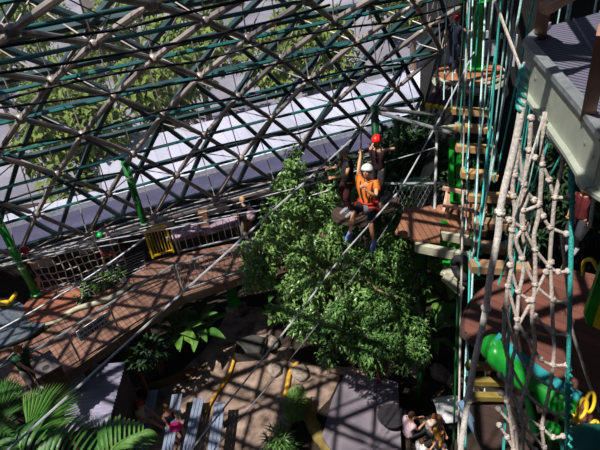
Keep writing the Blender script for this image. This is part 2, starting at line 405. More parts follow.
railing('railing','steel railing with upright bars along the near edge of the boardwalk beside the tree',[inset(p)+(V((.08,0,0)) if i==0 else V((0,0,0))) for i,p in enumerate(ed[4:7])],1.05,'bars',m_galv,post=2.2)
railing('railing','grey barred railing in front of the pink tables behind the boardwalk',[G(179,254,3),G(243,239,3)],1.0,'bars',m_galv,infill=.2,r=.03,post=3)
# yellow gate
ga,gb=G(153,258,3),G(173.5,252,3)
g=empty('yellow_gate',ga,'yellow steel gate with upright bars at the back of the boardwalk','gate')
d=gb-ga; f=MB(); h_=V((0,0,1.05))
for a,b in ((V(),h_),(d,d+h_),(h_,d+h_),(V((0,0,.08)),d+V((0,0,.08)))): f.beam(a,b,.06,.06)
f.build('frame',m_yellow,g); f=MB()
for i in range(1,7): f.tube([d*(i/7)+V((0,0,.08)),d*(i/7)+h_],.013,5)
f.build('bars',m_yellow,g)
MB().box(d*.93+V((0,-.05,.6)),(.06,.1,.12)).build('latch',m_galv,g)
# sign on the railing
a,b=ed[2],ed[3]; a=inset(a);b=inset(b); e=(b-a).normalized(); pz_=V((0,0,.74)); c0=b-e*.16+pz_; c1=b-e*1.02+pz_
nrm=V((e.y,-e.x,0))
sg=empty('railing_sign',(c0+c1)/2+nrm*.05,'small white sign with two dark lines of print on the boardwalk railing','sign')
o_=(c0+c1)/2
MB().beam(c0-o_,c1-o_,.02,.34).build('board',m_white,sg)
rnd.seed(3)
for r_,z in ((0,.07),(1,-.08)):
    q=-.37; tx=MB()
    while q<.33:
        w_=rnd.uniform(.02,.045); hh=rnd.uniform(.05,.085)
        tx.beam(e*q+nrm*.02+V((0,0,z)),e*(q+w_)+nrm*.02+V((0,0,z)),.012,hh); q+=w_+rnd.choice((.015,.015,.04))
    tx.build('print_line',m_black,sg)
pass
# small litter on the deck
tag(MB().lathe([(.09,0),(.10,.02),(.07,.1),(.05,.11)],(0,0,0),10).build('paper_cup',m_white,None,False),'white paper cup lying on the back edge of the boardwalk','cup').location=G(124,281,3)
# ---------------------------------------------------------------- far poles, net, platforms
def pole(name,label,base,h,r,m,mcap):
    p=empty(name,base,label,'pole'); MB().tube([(0,0,0),(0,0,h)],r,14).build('shaft',m,p,True)
    MB().lathe([(r*1.5,0),(r*1.5,.03),(r*1.2,.05)],(0,0,0),12).build('base_plate',m,p)
    for k in range(3):
        MB().lathe([(r*1.05,-.04),(r*1.15,0),(r*1.05,.04)],(0,0,h*(.35+.25*k)),12).build('clamp',mcap,p)
    return p
m_clamp=mat('pale_clamp',(.35,.45,.33),.5)
b1=G(36,294,3.25)
pole('green_pole','bright green pole rising from the small round platform at far left',b1,3.0,.105,m_green,m_clamp)
b2=G(156,257,3.0)+V((-.1,.25,0))
p2_=pole('green_pole','green pole with clamps standing behind the yellow gate',b2,3.35,.105,mat('mid_green',(.01,.16,.03),.4),m_clamp)
b3=D(377,193,13)
pole('dark_green_pole','dark green pole topped by steel pipes behind the zip line rider',b3,2.35+3.0-.0,.11,m_dgreen,m_clamp) if False else pole('dark_green_pole','dark green pole topped by steel pipes behind the zip line rider',b3-V((0,0,3.2)),3.2+2.2,.085,m_dgreen,m_dgreen)
b4=D(397,160,15)
pole('dark_green_pole','thin dark green pole half hidden in the foliage right of the red helmet',b4-V((0,0,3)),3+1.3,.08,m_dgreen,m_clamp)
# round platform left
def round_platform(name,label,c,r,th,m,mrim,n=40):
    p=empty(name,c,label,'platform'); MB().lathe([(r,-th),(r,0)],(0,0,0),n).build('boards',m,p)
    ri=MB(); ri.tube([(math.cos(2*PI*k/n)*(r+.02),math.sin(2*PI*k/n)*(r+.02),-th*.8) for k in range(n+1)],th*.45,6); ri.build('rim',mrim,p)
    return p
rp=round_platform('round_platform','small round red-brown platform at the foot of the bright green pole',G(52,302,3.12),.82,.1,m_deckred,m_palewood)
tag(MB().tube(spline([G(44,318,3.05),G(62,316,3.05),G(78,308,3.08),G(100,302,3.08),G(118,294,3.08),G(131,284,3.08)]),.075,8).build('pale_log',m_palewood,None,True),'pale curved log lying along the back edge of the boardwalk','log')
# rope climbing net
na,nb=G(44,290,3.25),G(126,264,3.25); nh=1.38
net=empty('climbing_net',na,'square-mesh rope net strung between the two green poles with a child on it','net'); dn=nb-na
r=MB(); NN=13
for i in range(NN+1):
    q=i/NN; p=dn*q; dz=.12*math.sin(q*9)*.3
    r.tube([p+V((.03*math.sin(k*1.7+i),.05*math.sin(k+i*.8),nh*k/5-.10*math.sin(PI*q))) for k in range(6)],.017,5)
r.build('upright_ropes',m_rope,net)
r=MB()
for k in range(6):
    r.tube([dn*(i/26)+V((0,.05*math.sin(k+i*.4),nh*k/5-.10*math.sin(PI*i/26)+.015*math.sin(i*1.9+k))) for i in range(27)],.017,5)
r.build('level_ropes',m_rope,net)
# low wires under the net
wr=empty('wire_fence',G(60,304,3.02),'low dark fence of parallel wires under the rope net','fence'); w_=MB(); o_=G(60,304,3.02)
for k in range(7): w_.tube([G(60,304-k*2.0,3.02+.0)-o_+V((0,0,.04*k)),G(146,268-k*1.8,3.02)-o_+V((0,0,.04*k))],.012,4)
w_.build('wires',m_cable,wr)
for q in (0,.5,1): p=(G(60,304,3)-o_).lerp(G(146,268,3)-o_,q); MB().tube([p-V((0,0,.0)),p+V((0,.2,.35))],.02,5).build('post',m_log,wr)
# grey metal landing at far left
gl=empty('metal_landing',G(20,322,3.0),'grey metal landing with tubular handrail at the far left of the boardwalk','landing'); o_=G(20,322,3.0)
MB().prism([(G(x,y,3)-o_)[:2] for x,y in ((-30,326),(-30,300),(14,300),(38,316),(48,324),(34,336),(0,350),(-30,365))],.01,.09).build('plate',mat('blue_grey_metal',(.13,.15,.18),.5,.4),gl)
hr=MB(); hr.tube([G(-10,375,3.1)-o_,G(-10,375,4.0)-o_,G(22,345,4.0)-o_,G(22,345,3.1)-o_],.03,6); hr.build('handrail',m_galv,gl)
# yellow planter / kayak at far left
tag(MB().tube(spline([G(-20,304,3.2),G(2,303,3.2),G(10,303,3.2)]),[.09]*12+[.05],8).build('yellow_float',m_yellow,None,True),'yellow float lying left of the small round platform','float')
tag(MB().tube([G(11,301,3.2),G(16,293,3.4)],[.08,.06],8).build('yellow_post',m_yellow,None,True),'short yellow post leaning left of the small round platform','post')
# pink benches behind grey railing
m_pink=mat('mauve_cloth',(.30,.20,.26),.8,var=.3,scale=5)
for k,(x,y,lab) in enumerate(((188,248,'mauve padded bench behind the grey barred railing, left one'),(217,241,'mauve padded bench behind the grey barred railing, right one'),(158,0,None))):
    if not lab: continue
    c=G(x,y,3)+V((.1,.5,-.15)); b=empty('padded_bench',c,lab,'bench',rz=.28)
    s_=MB(); s_.box((0,0,.42),(1.25,.5,.16)); s_.build('cushion',m_pink,b)
    for sx in(-.5,.5): MB().box((sx,0,.17),(.08,.4,.34)).build('leg',m_log,b)
bx=MB(); bx.box((0,0,.4),(.3,.3,.8)); o=bx.build('brown_bin',mat('brown_bin_paint',(.25,.12,.05),.6)); o.location=G(203,243,3)+V((.1,.6,0)); tag(o,'narrow brown bin between the two mauve benches','bin')
# steel pipes linking posts, at the upper deck
pt=b3+V((0,0,2.15))
pf=empty('pipe_frame',pt,'grey steel pipe frame reaching right from the dark green pole','pipe frame'); L=lambda x,y,d: D(x,y,d)-pt
MB().tube([V((0,0,0)),L(443,116,13)],.045,8).build('pipe',m_galv,pf)
MB().tube([V((0,0,-.08)),L(452,133,11.8)],.045,8).build('pipe',m_galv,pf)
MB().tube([L(437,130,12.1),L(434,230,12.6)],.03,8).build('post',mat('pale_post',(.55,.57,.58),.5),pf)
MB().box(L(447,128,12),(.7,.12,.08)).build('plank',m_palewood,pf)
def meshpanel(pts,n1,n2,r):
    m=MB(); a,b,c,d=[V(p) for p in pts]
    for i in range(n1+1): m.tube([a.lerp(b,i/n1),d.lerp(c,i/n1)],r,3,False)
    for i in range(n2+1): m.tube([a.lerp(d,i/n2),b.lerp(c,i/n2)],r,3,False)
    return m
meshpanel([L(434,135,12.2),L(437,135,12.2),L(432,228,12.6),L(408,215,13.4)],14,46,.008).build('safety_net',m_black,pf)
# upper deck (z ~ 6.2) behind the ladder bridge
ZU=6.3
ud=gp((400,222),(404,208),(447,204),(487,204),(487,235),(448,229),(440,228),(440,241),(413,239),(395,232),z=ZU)
o=MB().prism([(p[0]-G(430,220,ZU).x,p[1]-G(430,220,ZU).y) for p in ud],-.06,0).build('upper_deck',planks('orange_boards',(.30,.125,.07),math.radians(5),.13,var=.35)); o.location=G(430,220,ZU)
tag(o,'orange-brown raised deck of boards below the pipe frame','deck')
for lab,a,b in (('pale green-white beam edging the orange-brown deck, upper one',(440,229),(476,236)),('pale green-white beam edging the orange-brown deck, lower one',(414,241),(472,252))):
    A,B=G(*a,ZU-.1)+V((0,-.1,-.08)),G(*b,ZU-.1)+V((0,-.1,-.08)); o=MB().beam(V(),B-A,.12,.2).build('edge_beam',m_palewood); o.location=A; tag(o,lab,'beam')
gt=empty('green_trestle',G(456,236,ZU-2),'bright green steel trestle under and above the orange-brown deck','trestle'); o_=G(456,236,ZU-2)
def gl_(x,y,d): return D(x,y,d)-o_
for a,b,w_ in (((452,138,12.2),(450,204,12.6),.12),((459,140,12.2),(458,206,12.6),.10),((444,222,12),(443,262,12.6),.14),((452,249,12),(466,262,12.0),.10),((444,262,12.2),(466,272,11.8),.12),((452,243,12),(474,236,11.6),.08)):
    MB().beam(gl_(*a),gl_(*b),w_,w_).build('strut',m_green,gt)
for y in (164,186,203): MB().beam(gl_(451,y,12.4),gl_(460,y,12.4),.05,.05).build('rung',m_green,gt)
# pinkish timber guard on the deck
A=G(443,226,ZU); pg=empty('timber_guard',A,'pinkish timber guard rail with two levels on the orange-brown deck','guard rail')
l2=lambda x,y,d: D(x,y,d)-A
for a,b in (((443,188,12),(473,194,11.6)),((443,205,12),(473,210,11.6))): MB().beam(l2(*a),l2(*b),.07,.07).build('rail',m_pinkwood,pg)
for a,b in (((449,190,12),(447,226,12.2)),((451,172,12.6),(441,224,12.2)),((471,192,11.6),(470,228,11.8))): MB().beam(l2(*a),l2(*b),.06,.06).build('post',m_pinkwood,pg)
# railing behind
ra=D(372,214,13.2); rb=D(447,210,12.8); rb.z=ra.z
railing('railing','grey steel railing with fine wire mesh behind the zip line rider',[ra,rb],.85,'mesh',m_galv,post=1.8)
m_gsheet=mat('pale_green_sheet',(.12,.24,.13),.5,scale=2)
A=D(415,184,14); o=MB().prism([(-.45,-.2),(.35,-.2),(.45,.25),(-.3,.3)],-.03,.03).build('green_awning',m_gsheet); o.location=A; tag(o,'small pale green awning sheet behind the mesh railing','awning')
# hanging tyre
ty=MB(); n=16; ty.tube([(0,.22*math.cos(2*PI*k/n),.22*math.sin(2*PI*k/n)) for k in range(n+1)],.09,8); o=ty.build('tyre',m_black,None,True); o.location=D(463,268,11.3); o.rotation_euler=(0,0,.6); tag(o,'dark tyre hanging below the pale beams of the deck','tyre')
for a,b,lab in (((442,270,11.8),(470,282,11.6),'pale plank below the tyre, upper one'),((444,276,11.6),(462,292,11.6),'pale plank below the tyre, lower slanting one')):
    A,B=D(*a),D(*b); o=MB().beam(V(),B-A,.25,.06).build('plank',m_palewood); o.location=A; tag(o,lab,'plank')
# ---------------------------------------------------------------- ground furniture, bottom
m_alu=mat('ribbed_aluminium',(.33,.38,.52),.35,.4,var=.12)
for k,(xt,yt,xb,yb) in enumerate(((153,390,137,470),(177,394,163,475),(199,398,181,480),(220,402,208,485))):
    ZZ=.46 if k%2==0 else .74
    A,B=G(xt,yt,ZZ),G(xb,yb,ZZ); d=(B-A); dl=d.normalized(); sd=V((-dl.y,dl.x,0))
    if sd.x<0: sd=-sd
    nm='picnic_bench' if k%2==0 else 'picnic_table'
    p=empty(nm,(A.x,A.y,.04),['ribbed aluminium bench with the pink-capped person, leftmost of the four','ribbed aluminium table in front of the woman with the pink bag','ribbed aluminium bench right of the woman with the pink bag','ribbed aluminium table, rightmost of the four'][k],'bench' if k%2==0 else 'table')
    for q in (-1,0,1):
        c=sd*q*.105; MB().beam(V((c.x,c.y,ZZ-.06)),V((c.x+d.x,c.y+d.y,ZZ-.06)),.088,.04).build('slat',m_alu,p)
    for q in (.12,.88):
        c=d*q; MB().beam(V((c.x,c.y,0)),V((c.x,c.y,ZZ-.08)),.05,.2,up=(0,1,0)).build('leg',m_galv,p)
# shed with a corrugated roof
zr=2.2
c0,c1,c2,c3=G(60,367,zr),G(126,362,zr+.25),G(109,424,zr),G(66,432,zr-.2)
sh=empty('shed',(c0.x,c0.y,0),'small dark shed with a grey-mauve corrugated roof beside the palm','shed'); o_=V((c0.x,c0.y,0))
rf=MB(); n=36; vs=[];
for i in range(n+1):
    for j in range(2):
        a=c0.lerp(c3,i/n) if j==0 else c1.lerp(c2,i/n)
        vs.append(a-o_+V((0,0,.06 if i%2 else 0)))
for i in range(n+1):
    for j in range(2):
        vs.append(V(vs[i*2+j])-V((0,0,.03)))
k_=2*(n+1)
fs=[(2*i,2*i+1,2*i+3,2*i+2) for i in range(n)]+[(k_+2*i,k_+2*i+2,k_+2*i+3,k_+2*i+1) for i in range(n)]
rf.add(vs,fs); rf.build('roof',mat('corrugated_sheet',(.27,.25,.34),.45,.2,scale=2),sh)
wm=MB(); cs=[c-o_ for c in (c0,c1,c2,c3)]; cc=sum(cs,V())/4; cs=[cc+(c-cc)*.93 for c in cs]
wm.add([(p.x,p.y,0) for p in cs]+[(p.x,p.y,p.z-.05) for p in cs],[(0,1,5,4),(1,2,6,5),(2,3,7,6),(3,0,4,7)]); wm.build('wall',mat('dark_shed_wall',(.05,.045,.055),.8),sh)
# edging logs, kerbs, rocks
def blob(name,label,cat,pts,r,m,group=None,jit=.25):
    p=[V(q) for q in pts]; o0=p[0].copy(); mb=MB(); q=spline([x-o0 for x in p],5); rs=[r*(1+jit*(rnd.random()-.5)) for _ in q]; rs[0]*=.6; rs[-1]*=.6
    mb.tube(q,rs,9); o=mb.build(name,m,None,True); o.location=o0; return tag(o,label,cat,group)
m_kerb=mat('yellow_kerb_paint',(.55,.30,.03),.6,var=.5,scale=5)
blob('yellow_kerb','thin yellow kerb curving along the left side of the brown path','kerb',[G(236,345,.1),G(234,360,.1),G(228,377,.1),G(216,394,.1),G(206,412,.1)],.055,m_kerb)
blob('yellow_kerb','short yellow kerb beside the small green bush','kerb',[G(298,362,.1),G(290,373,.1),G(287,388,.1),G(285,396,.1)],.075,m_kerb)
blob('mossy_kerb','mossy yellow-brown stone kerb left of the grey canopy','kerb',[G(306,400,.15),G(310,418,.15),G(318,434,.15),G(332,452,.15),G(345,470,.15)],.2,mat('mossy_stone',(.11,.085,.02),.9,scale=3,col2=(.27,.19,.05),bump=.5))
blob('stone_kerb','pale stone kerb at the top of the grey canopy','kerb',[G(324,356,.2),G(332,368,.2),G(350,372,.2),G(368,374,.2)],.13,mat('tan_stone',(.30,.21,.15),.9,scale=4,bump=.4))
blob('edging_log','long dark brown log edging the path above the shed','log',[G(136,392,.12),G(160,384,.12),G(186,374,.12),G(196,370,.12)],.13,m_log)
m_rock=mat('brown_rock',(.16,.12,.10),.95,scale=3,col2=(.36,.29,.24),bump=.6)
rocks=[(238,312,.42),(262,330,.3),(270,345,.38),(285,355,.3),(300,375,.35),(296,392,.25),(275,372,.3),(262,352,.25),(285,425,.3),(280,445,.3),(205,322,.25),(440,376,.35),(455,383,.3),(418,372,.3),(470,392,.3),(235,340,.2)]
base=None
rlab=['large tan rock at the top of the path','rock right of the path top','rock under the tree left edge','rock beside the path bend','rock left of the yellow kerb top','rock below the short yellow kerb','rock in the middle of the path side','small rock by the path bend','rock at the right edge of the lower path','lowest rock at the right edge of the path','dark rock among the broad-leaved plants','rock under the tree, right of the trunk','rock left of the big round platform','rock below the crown of the tree','rock beneath the big round platform','small rock by the start of the yellow kerb']
for k,(x,y,s) in enumerate(rocks):
    mb=MB().ball((0,0,0),(1,.8,.55),9,6,jit=.35); o=mb.build('rock',m_rock,None,True) ; o.scale=(s,s,s); o.location=G(x,y,.0)+V((0,0,s*.3)); o.rotation_euler=(0,0,k*1.3); tag(o,rlab[k],'rock','rocks along the path')
for o in [x for x in C.objects if x.name.startswith('rock')]: pass
# grey canopy / slab
zc=.42
cp=[(345,372),(362,375),(398,382),(400,420),(402,470),(338,460),(322,436),(332,400)]
o0=G(360,410,0); o=MB().prism([((G(x,y,zc)-o0).x,(G(x,y,zc)-o0).y) for x,y in cp],0,zc).build('stone_terrace',mat('grey_mauve_stone',(.13,.11,.135),.85,scale=1.2,col2=(.24,.20,.23),bump=.2)); o.location=(o0.x,o0.y,0); tag(o,'grey-mauve stone terrace slab below the tree','terrace')
for k in range(1): 
    q=empty('red_post',G(378,383,zc),'small red-brown T-shaped post at the top of the stone terrace','post'); MB().box((0,0,.35),(.06,.06,.7)).build('upright',mat('red_wood',(.35,.06,.03),.6),q); MB().box((0,0,.72),(.5,.06,.06)).build('crossbar',mat('red_wood2',(.35,.06,.03),.6),q)
o=MB().prism([(-.22,-.3),(.22,-.3),(.16,.3),(-.16,.3)],0,.03).build('green_board',m_green); o.location=G(233,298,1.4); o.rotation_euler=(1.0,0,.1); tag(o,'bright green board hanging under the boardwalk','board')
bkt=MB().prism([(-.5,-.35),(.4,-.4),(.55,.2),(.1,.42),(-.45,.3)],0,.35); o=bkt.build('stone_block',mat('dark_block',(.05,.045,.042),.8,bump=.4)); o.location=G(252,352,.04); tag(o,'flat dark grey stone block at the bend of the path','stone')
# table for the group at lower right
tb_=empty('picnic_table',G(385,428,.42),'dark round table beside the woman in the pale pink shirt','table')
# work table by the green shirt person
A=G(46,372,4.0); wt=empty('counter_box',(A.x,A.y,3.0),'weathered grey box counter with a round hole beside the person in green','counter')
top=MB(); pl=[(G(x,y,4.05)-A) for x,y in ((30,362),(50,350),(62,365),(37,379))]; top.prism([p[:2] for p in pl],1.0,1.06); top.build('top',mat('weathered_board',(.13,.10,.10),.7,scale=3),wt)
bd=MB(); cc=sum([V(p) for p in pl],V())/4; bd.prism([(cc+(p-cc)*.9)[:2] for p in pl],0,1.0); bd.build('body',m_log,wt)
MB().lathe([(.001,1.061),(.085,1.061),(.085,1.066),(.001,1.066)],(G(46,368,4.05)-A)*1.0-V((0,0,(G(46,368,4.05)-A).z)),14).build('hole',m_black,wt)
# ---------------------------------------------------------------- vegetation
m_leaf=mat('tree_leaves',(.06,.15,.03),.38,scale=5,col2=(.26,.42,.12),trans=.15,detail=8,spec=.6)
m_leaf2=mat('small_tree_leaves',(.035,.10,.02),.4,scale=4,col2=(.15,.30,.07),trans=.12,detail=8,spec=.6)
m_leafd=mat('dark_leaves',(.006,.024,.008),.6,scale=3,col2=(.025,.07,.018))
m_big=mat('broad_leaves',(.05,.15,.02),.35,scale=3,col2=(.19,.34,.07),trans=.2)
m_branch=mat('tan_branch',(.32,.22,.13),.8,bump=.3)
def tree(name,label,cl,base,count,L,W,ml,mainbr):
    r=empty(name,base,label,'tree'); B=V(base)
    sc=[]
    for x,y,d,q in cl:
        c0=D(x,y,d)-B
        for k in range(7):
            v=rv().normalized(); sc.append((c0+v*q*rnd.uniform(.35,.85),q*rnd.uniform(.26,.44)))
    crown_mb(sc,count,L,W,.5,.4).build('foliage',ml,r)
    cs=[D(x,y,d)-B for x,y,d,q in cl]; c=sum(cs,V())/len(cs)
    MB().tube(spline([(0,0,0),V((c.x*.15,c.y*.2,c.z*.35)),V((c.x*.6,c.y*.6,c.z*.7)),c]),[.17-.006*i for i in range(19)],8).build('trunk',m_bark,r,True)
    for k,q in enumerate(cs):
        if k%2==0:
            s=V((c.x*.6,c.y*.6,c.z*.7)); MB().tube(spline([s,s.lerp(q,.5)+V((0,0,.2)),q],4),[.07-.006*i for i in range(9)],5).build('branch',m_branch,r,True)
    for pts in mainbr: MB().tube(spline([D(*p)-B for p in pts]),[.035]*(len(spline(pts))-1)+[.01] if False else .022,5).build('branch',m_branch,r)
    return r
rnd.seed(11)
tree('leafy_tree','tall leafy green tree rising in front of the boardwalk in the middle',
 [(297,160,15,.4),(300,178,15,.6),(290,195,14.8,.75),(312,200,14.6,.8),(284,212,14.4,.6),(335,205,14.3,.6),(275,240,14.2,.75),(260,258,14.2,.55),(262,285,13.9,.45),(300,235,14,.9),(335,238,13.9,.8),(262,268,13.8,.8),(290,270,13.6,.9),(320,272,13.4,.9),(305,300,13.2,.85),(285,310,13.3,.5),(345,300,13.2,.8)],
 G(318,345,0),10500,.15,.06,m_leaf,[])
tree('bushy_tree','broad bushy green tree right of the middle below the zip line rider',
 [(405,205,14,.45),(390,225,14,.7),(410,235,13.6,.6),(372,240,13.6,.8),(395,262,13.3,.9),(362,272,13.1,.8),(385,295,12.9,.95),(405,305,12.7,.6),(350,325,12.7,.85),(385,330,12.6,.95),(412,338,12.6,.6),(325,335,12.8,.65),(365,352,12.5,.55),(405,355,12.5,.55)],
 G(395,365,0),12500,.125,.05,m_leaf2,[[(340,273,12.5),(368,280,12.4),(378,290,12.4),(400,298,12.4)]])
def bush(name,label,cl,base,count,L,W,m,cat='bush',group=None):
    r=empty(name,base,label,cat,group); B=V(base); crown_mb([(D(x,y,d)-B,q) for x,y,d,q in cl],count,L,W,.1,.3).build('foliage',m,r)
    s=MB()
    for x,y,d,q in cl:
        s.tube([(0,0,0),D(x,y,d)-B],[.03,.01],5)
    s.build('stem',m_bark,r); return r
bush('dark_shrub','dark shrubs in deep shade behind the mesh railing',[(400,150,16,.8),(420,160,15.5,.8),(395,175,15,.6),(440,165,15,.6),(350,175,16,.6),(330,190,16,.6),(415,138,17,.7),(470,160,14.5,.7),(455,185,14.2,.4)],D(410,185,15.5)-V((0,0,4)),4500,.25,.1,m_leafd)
bush('dark_shrub','dark shrubs in shade at the left below the boardwalk',[(150,350,15.6,.4),(138,358,15.6,.35)],G(145,356,0),260,.26,.11,m_leafd)
bush('grassy_bush','small bright green bush by the short yellow kerb',[(295,402,15.2,.27),(294,412,15.1,.25),(297,394,15.3,.2)],G(296,406,0),1500,.13,.02,mat('bright_grass_leaves',(.06,.16,.02),.5,col2=(.16,.30,.05)))
bush('grassy_bush','low tuft of spiky green leaves at the foot of the path edge',[(278,440,14.4,.3),(284,448,14.3,.25)],G(280,447,0),500,.3,.035,m_leaf2)
bush('green_ferns','green ferns growing between the pale log and the rope net',[(88,288,16.3,.22),(100,283,16.4,.25),(112,278,16.5,.22),(80,296,16.2,.15),(62,318,15.9,.15),(120,272,16.5,.15)],G(98,296,2.9)-V((0,0,.0)),260,.17,.035,m_big)
bush('green_ferns','green fern tuft behind the person in the green shirt',[(35,333,15.6,.2),(30,338,15.6,.15)],G(35,345,3.0),220,.25,.06,m_big)
def bigplant(name,label,base,n,L,W,h,m,seed,cat='plant'):
    rnd.seed(seed); r=empty(name,base,label,cat)
    for k in range(n):
        a=k*2.4+rnd.uniform(-.3,.3); el=rnd.uniform(.25,1.0); d=V((math.cos(a)*math.cos(el),math.sin(a)*math.cos(el),math.sin(el)))
        s=V((0,0,h*rnd.uniform(.35,1))); e=s+d*L*.35
        MB().tube([(0,0,0),s,e],[.02,.016,.01],5).build('stem',m_big,r)
        l=rnd.uniform(.75,1.15); MB().leaf(e,d,V((0,0,1)),L*l,W*l,.35,5).build('leaf',m,r,True)
    return r
m_big2=mat('glossy_broad_leaves',(.03,.11,.02),.3,scale=2,col2=(.13,.27,.06),trans=.15)
for k,(x,y,z,n,L,W,h,lab) in enumerate([
 (437,275,3.2,15,.95,.36,.7,'large broad-leaved plant below the pale beams'),
 (418,255,3.6,10,.7,.28,.5,'broad-leaved plant at the left of the pale beams'),
 (448,315,1.6,13,.85,.34,.8,'broad-leaved plant left of the big round platform'),
 (430,345,.8,11,.8,.3,.7,'lowest broad-leaved plant left of the big round platform'),
 (455,295,3.0,9,.7,.3,.5,'broad-leaved plant just under the tyre'),
 (203,342,.8,13,.75,.3,.7,'pale-leaved plant in the shade under the boardwalk'),
 (183,347,.8,11,.7,.28,.6,'pale-leaved plant left of the one under the boardwalk'),
 (278,303,1.2,14,.55,.26,.9,'light green plant at the left foot of the tall tree'),
 (276,325,.4,9,.5,.22,.5,'small light green plant beside the rocks under the tall tree')]):
    bigplant('broad_leaf_plant',lab,G(x,y,z) if z<1 else G(x,y,z),n,L,W,h,m_big if k%2==0 else m_big2,20+k)
# palms, lower left
m_palm=mat('palm_green',(.06,.19,.03),.35,scale=2,col2=(.16,.32,.07),trans=.25)
m_palmd=mat('palm_dark_green',(.02,.09,.015),.4,scale=2,col2=(.07,.18,.035),trans=.2)
def fan(mb,c,axis,up,R,n,spread,fused=.62,droop=.1):
    axis=axis.normalized(); x=axis.cross(up).normalized()
    for i in range(n):
        a=(i/(n-1)-.5)*2*spread; d=axis*math.cos(a)+x*math.sin(a); l=R*(1-.25*abs(a)/spread); w=R*spread*2/n*fused*1.3
        p0=c; z=x.cross(axis); side=(x*math.cos(a)-axis*math.sin(a))
        m1=c+d*l*fused+z*(.02 if i%2 else -.02); t=c+d*l-z*droop*R
        mb.add([p0,m1-side*w/2,m1+z*w*.35,m1+side*w/2,t],[(0,2,1),(0,3,2),(1,2,4),(2,3,4)])
def fan_palm(name,label,base,fans,m,trunk_h=None):
    r=empty(name,base,label,'palm'); B=V(base)
    for (x,y,d,tx,ty,td,R,n,sp) in fans:
        c=D(x,y,d)-B; t=D(tx,ty,td)-B; ax=(t-c); up=(CO-D(x,y,d)).normalized()*.6+V((0,0,.8))
        mb=MB(); fan(mb,c,ax,up,R,n,sp); mb.build('fan_leaf',m,r)
        MB().tube(spline([(0,0,trunk_h or 1),(V((0,0,trunk_h or 1))+c)/2+V((0,0,.3)),c],4),.02,5).build('leaf_stalk',m_palmd,r)
    MB().tube([(0,0,0),(0,0,trunk_h or 1)],.11,8).build('trunk',m_bark,r); return r
fan_palm('fan_palm','fan palm with a large sunlit pleated leaf in front of the shed',G(20,470,0),[(28,432,10.5,75,372,11.5,1.25,30,.80),(30,436,10.2,80,425,10.5,.7,16,.5)],m_palm,2.2)
fan_palm('fan_palm','dark fan palm at the left edge below the boardwalk',G(-25,430,0),[(0,420,11.5,20,370,12,.9,20,.8),(-12,440,11.2,20,425,11,.8,18,.9),(-5,455,10.8,30,400,11.5,.7,18,.8),(5,400,12,10,370,12.4,.6,16,.9)],m_palmd,1.6)
m_palmf=mat('frond_green',(.035,.12,.02),.35,scale=2,col2=(.12,.25,.05),trans=.2)
def feather(root,a,b,L,n,m,sagz=.25,wid=.075):
    a=V(a);b=V(b); rp=spline([a,(a+b)/2+V((0,0,sagz)),b],6)
    MB().tube(rp,[.018-.0011*i for i in range(len(rp))],5).build('midrib',m_palm,root); mb=MB(); up=V((0,0,1))
    for i in range(n):
        q=.04+.94*i/n; k=q*(len(rp)-1); p=rp[int(k)].lerp(rp[min(int(k)+1,len(rp)-1)],k-int(k)); t=(rp[min(int(k)+1,len(rp)-1)]-rp[int(k)]).normalized()
        for s in (-1,1):
            sd=t.cross(up).normalized()*s; l=L*(math.sin(PI*min(1,q*.85+.15)))**.6; mb.leaf(p,sd+t*.75+up*.25,up,l,wid,.18,3)
    mb.build('leaflets',m,root)
fp=empty('feather_palm',G(60,520,0),'feather palm with arching striped fronds at the bottom left','palm'); B=G(60,520,0)
for a,b,L,n,m in (((30,470,7.6),(112,456,8.0),.66,14,m_palmf),((92,482,7.8),(146,430,8.4),.55,14,m_palmf),((70,475,7.9),(150,456,8.3),.5,12,m_palmd),((40,480,7.8),(14,436,8.3),.55,10,m_palmd)):
    feather(fp,D(*a)-B,D(*b)-B,L,n,m)
MB().tube([(0,0,0),D(55,495,7.8)-B],[.14,.09],8).build('trunk',m_bark,fp)
# ---------------------------------------------------------------- zip lines and cables
def cable(name,label,pts,r,m=m_cable,cat='cable'):
    p0=V(pts[0]); o=MB().tube([V(p)-p0 for p in pts],r,5).build(name,m); o.location=p0; return tag(o,label,cat)
RID=10.5
TR=D(361,131,RID)
cable('zip_line','steel zip line carrying the rider and running to the lower left',[b3+V((0,0,2.15))+V((-.03,-.12,.02))]+sag(TR,D(-60,512,5.6),.0,8),.016)
cable('zip_line','pale cable passing right of the rider down to the bottom edge',sag(D(474,52,9.5),D(400,190,8.9),.05,6)+[D(345,252,8.5),D(300,312,8.1),D(250,375,7.7),D(170,477,7.3)],.0125)
cable('zip_line','faint thin cable running parallel below the pale one',[D(395,215,12),D(345,290,11),D(280,372,10),D(180,490,9)],.010,mat('dark_cable',(.16,.15,.17),.5))
cable('handline','thin cable stretched from the pipe frame left past the rider',[D(437,147,12.2),D(315,183,13.2),D(200,213,14.5),D(60,250,15.6),D(-40,262,16.3)],.012)
cable('handline','second thin cable stretched just below the first, left of the tree',[D(330,190,14),D(240,216,14.8),D(100,241,15.9),D(-40,268,16.4)],.016)
cable('handline','sagging thick cable crossing in front of the rope net',sag(G(-30,345,3.9),D(145,238,15.4),.15),.03,m_galv)
cable('handline','thin cable along the top of the rope net',sag(G(44,290,3.25)+V((-1.5,-.6,1.35)),D(150,229,16.4),.02),.02)
for k,(a,b) in enumerate((((175,226,16.2),(330,196,14.6)),((175,222,16.4),(300,197,15)),((10,262,15.9),(150,238,16)))):
    cable('handline',['thin wire left of the woman in black, lower one','thin wire left of the woman in black, upper one','thin wire through the middle of the rope net'][k],[D(*a),D(*b)],.010)
cable('overhead_cable','thick black cable sweeping across the upper left of the dome',sag(D(-20,76,8.5),D(330,5,11),.12,20),.028,m_cable_black)
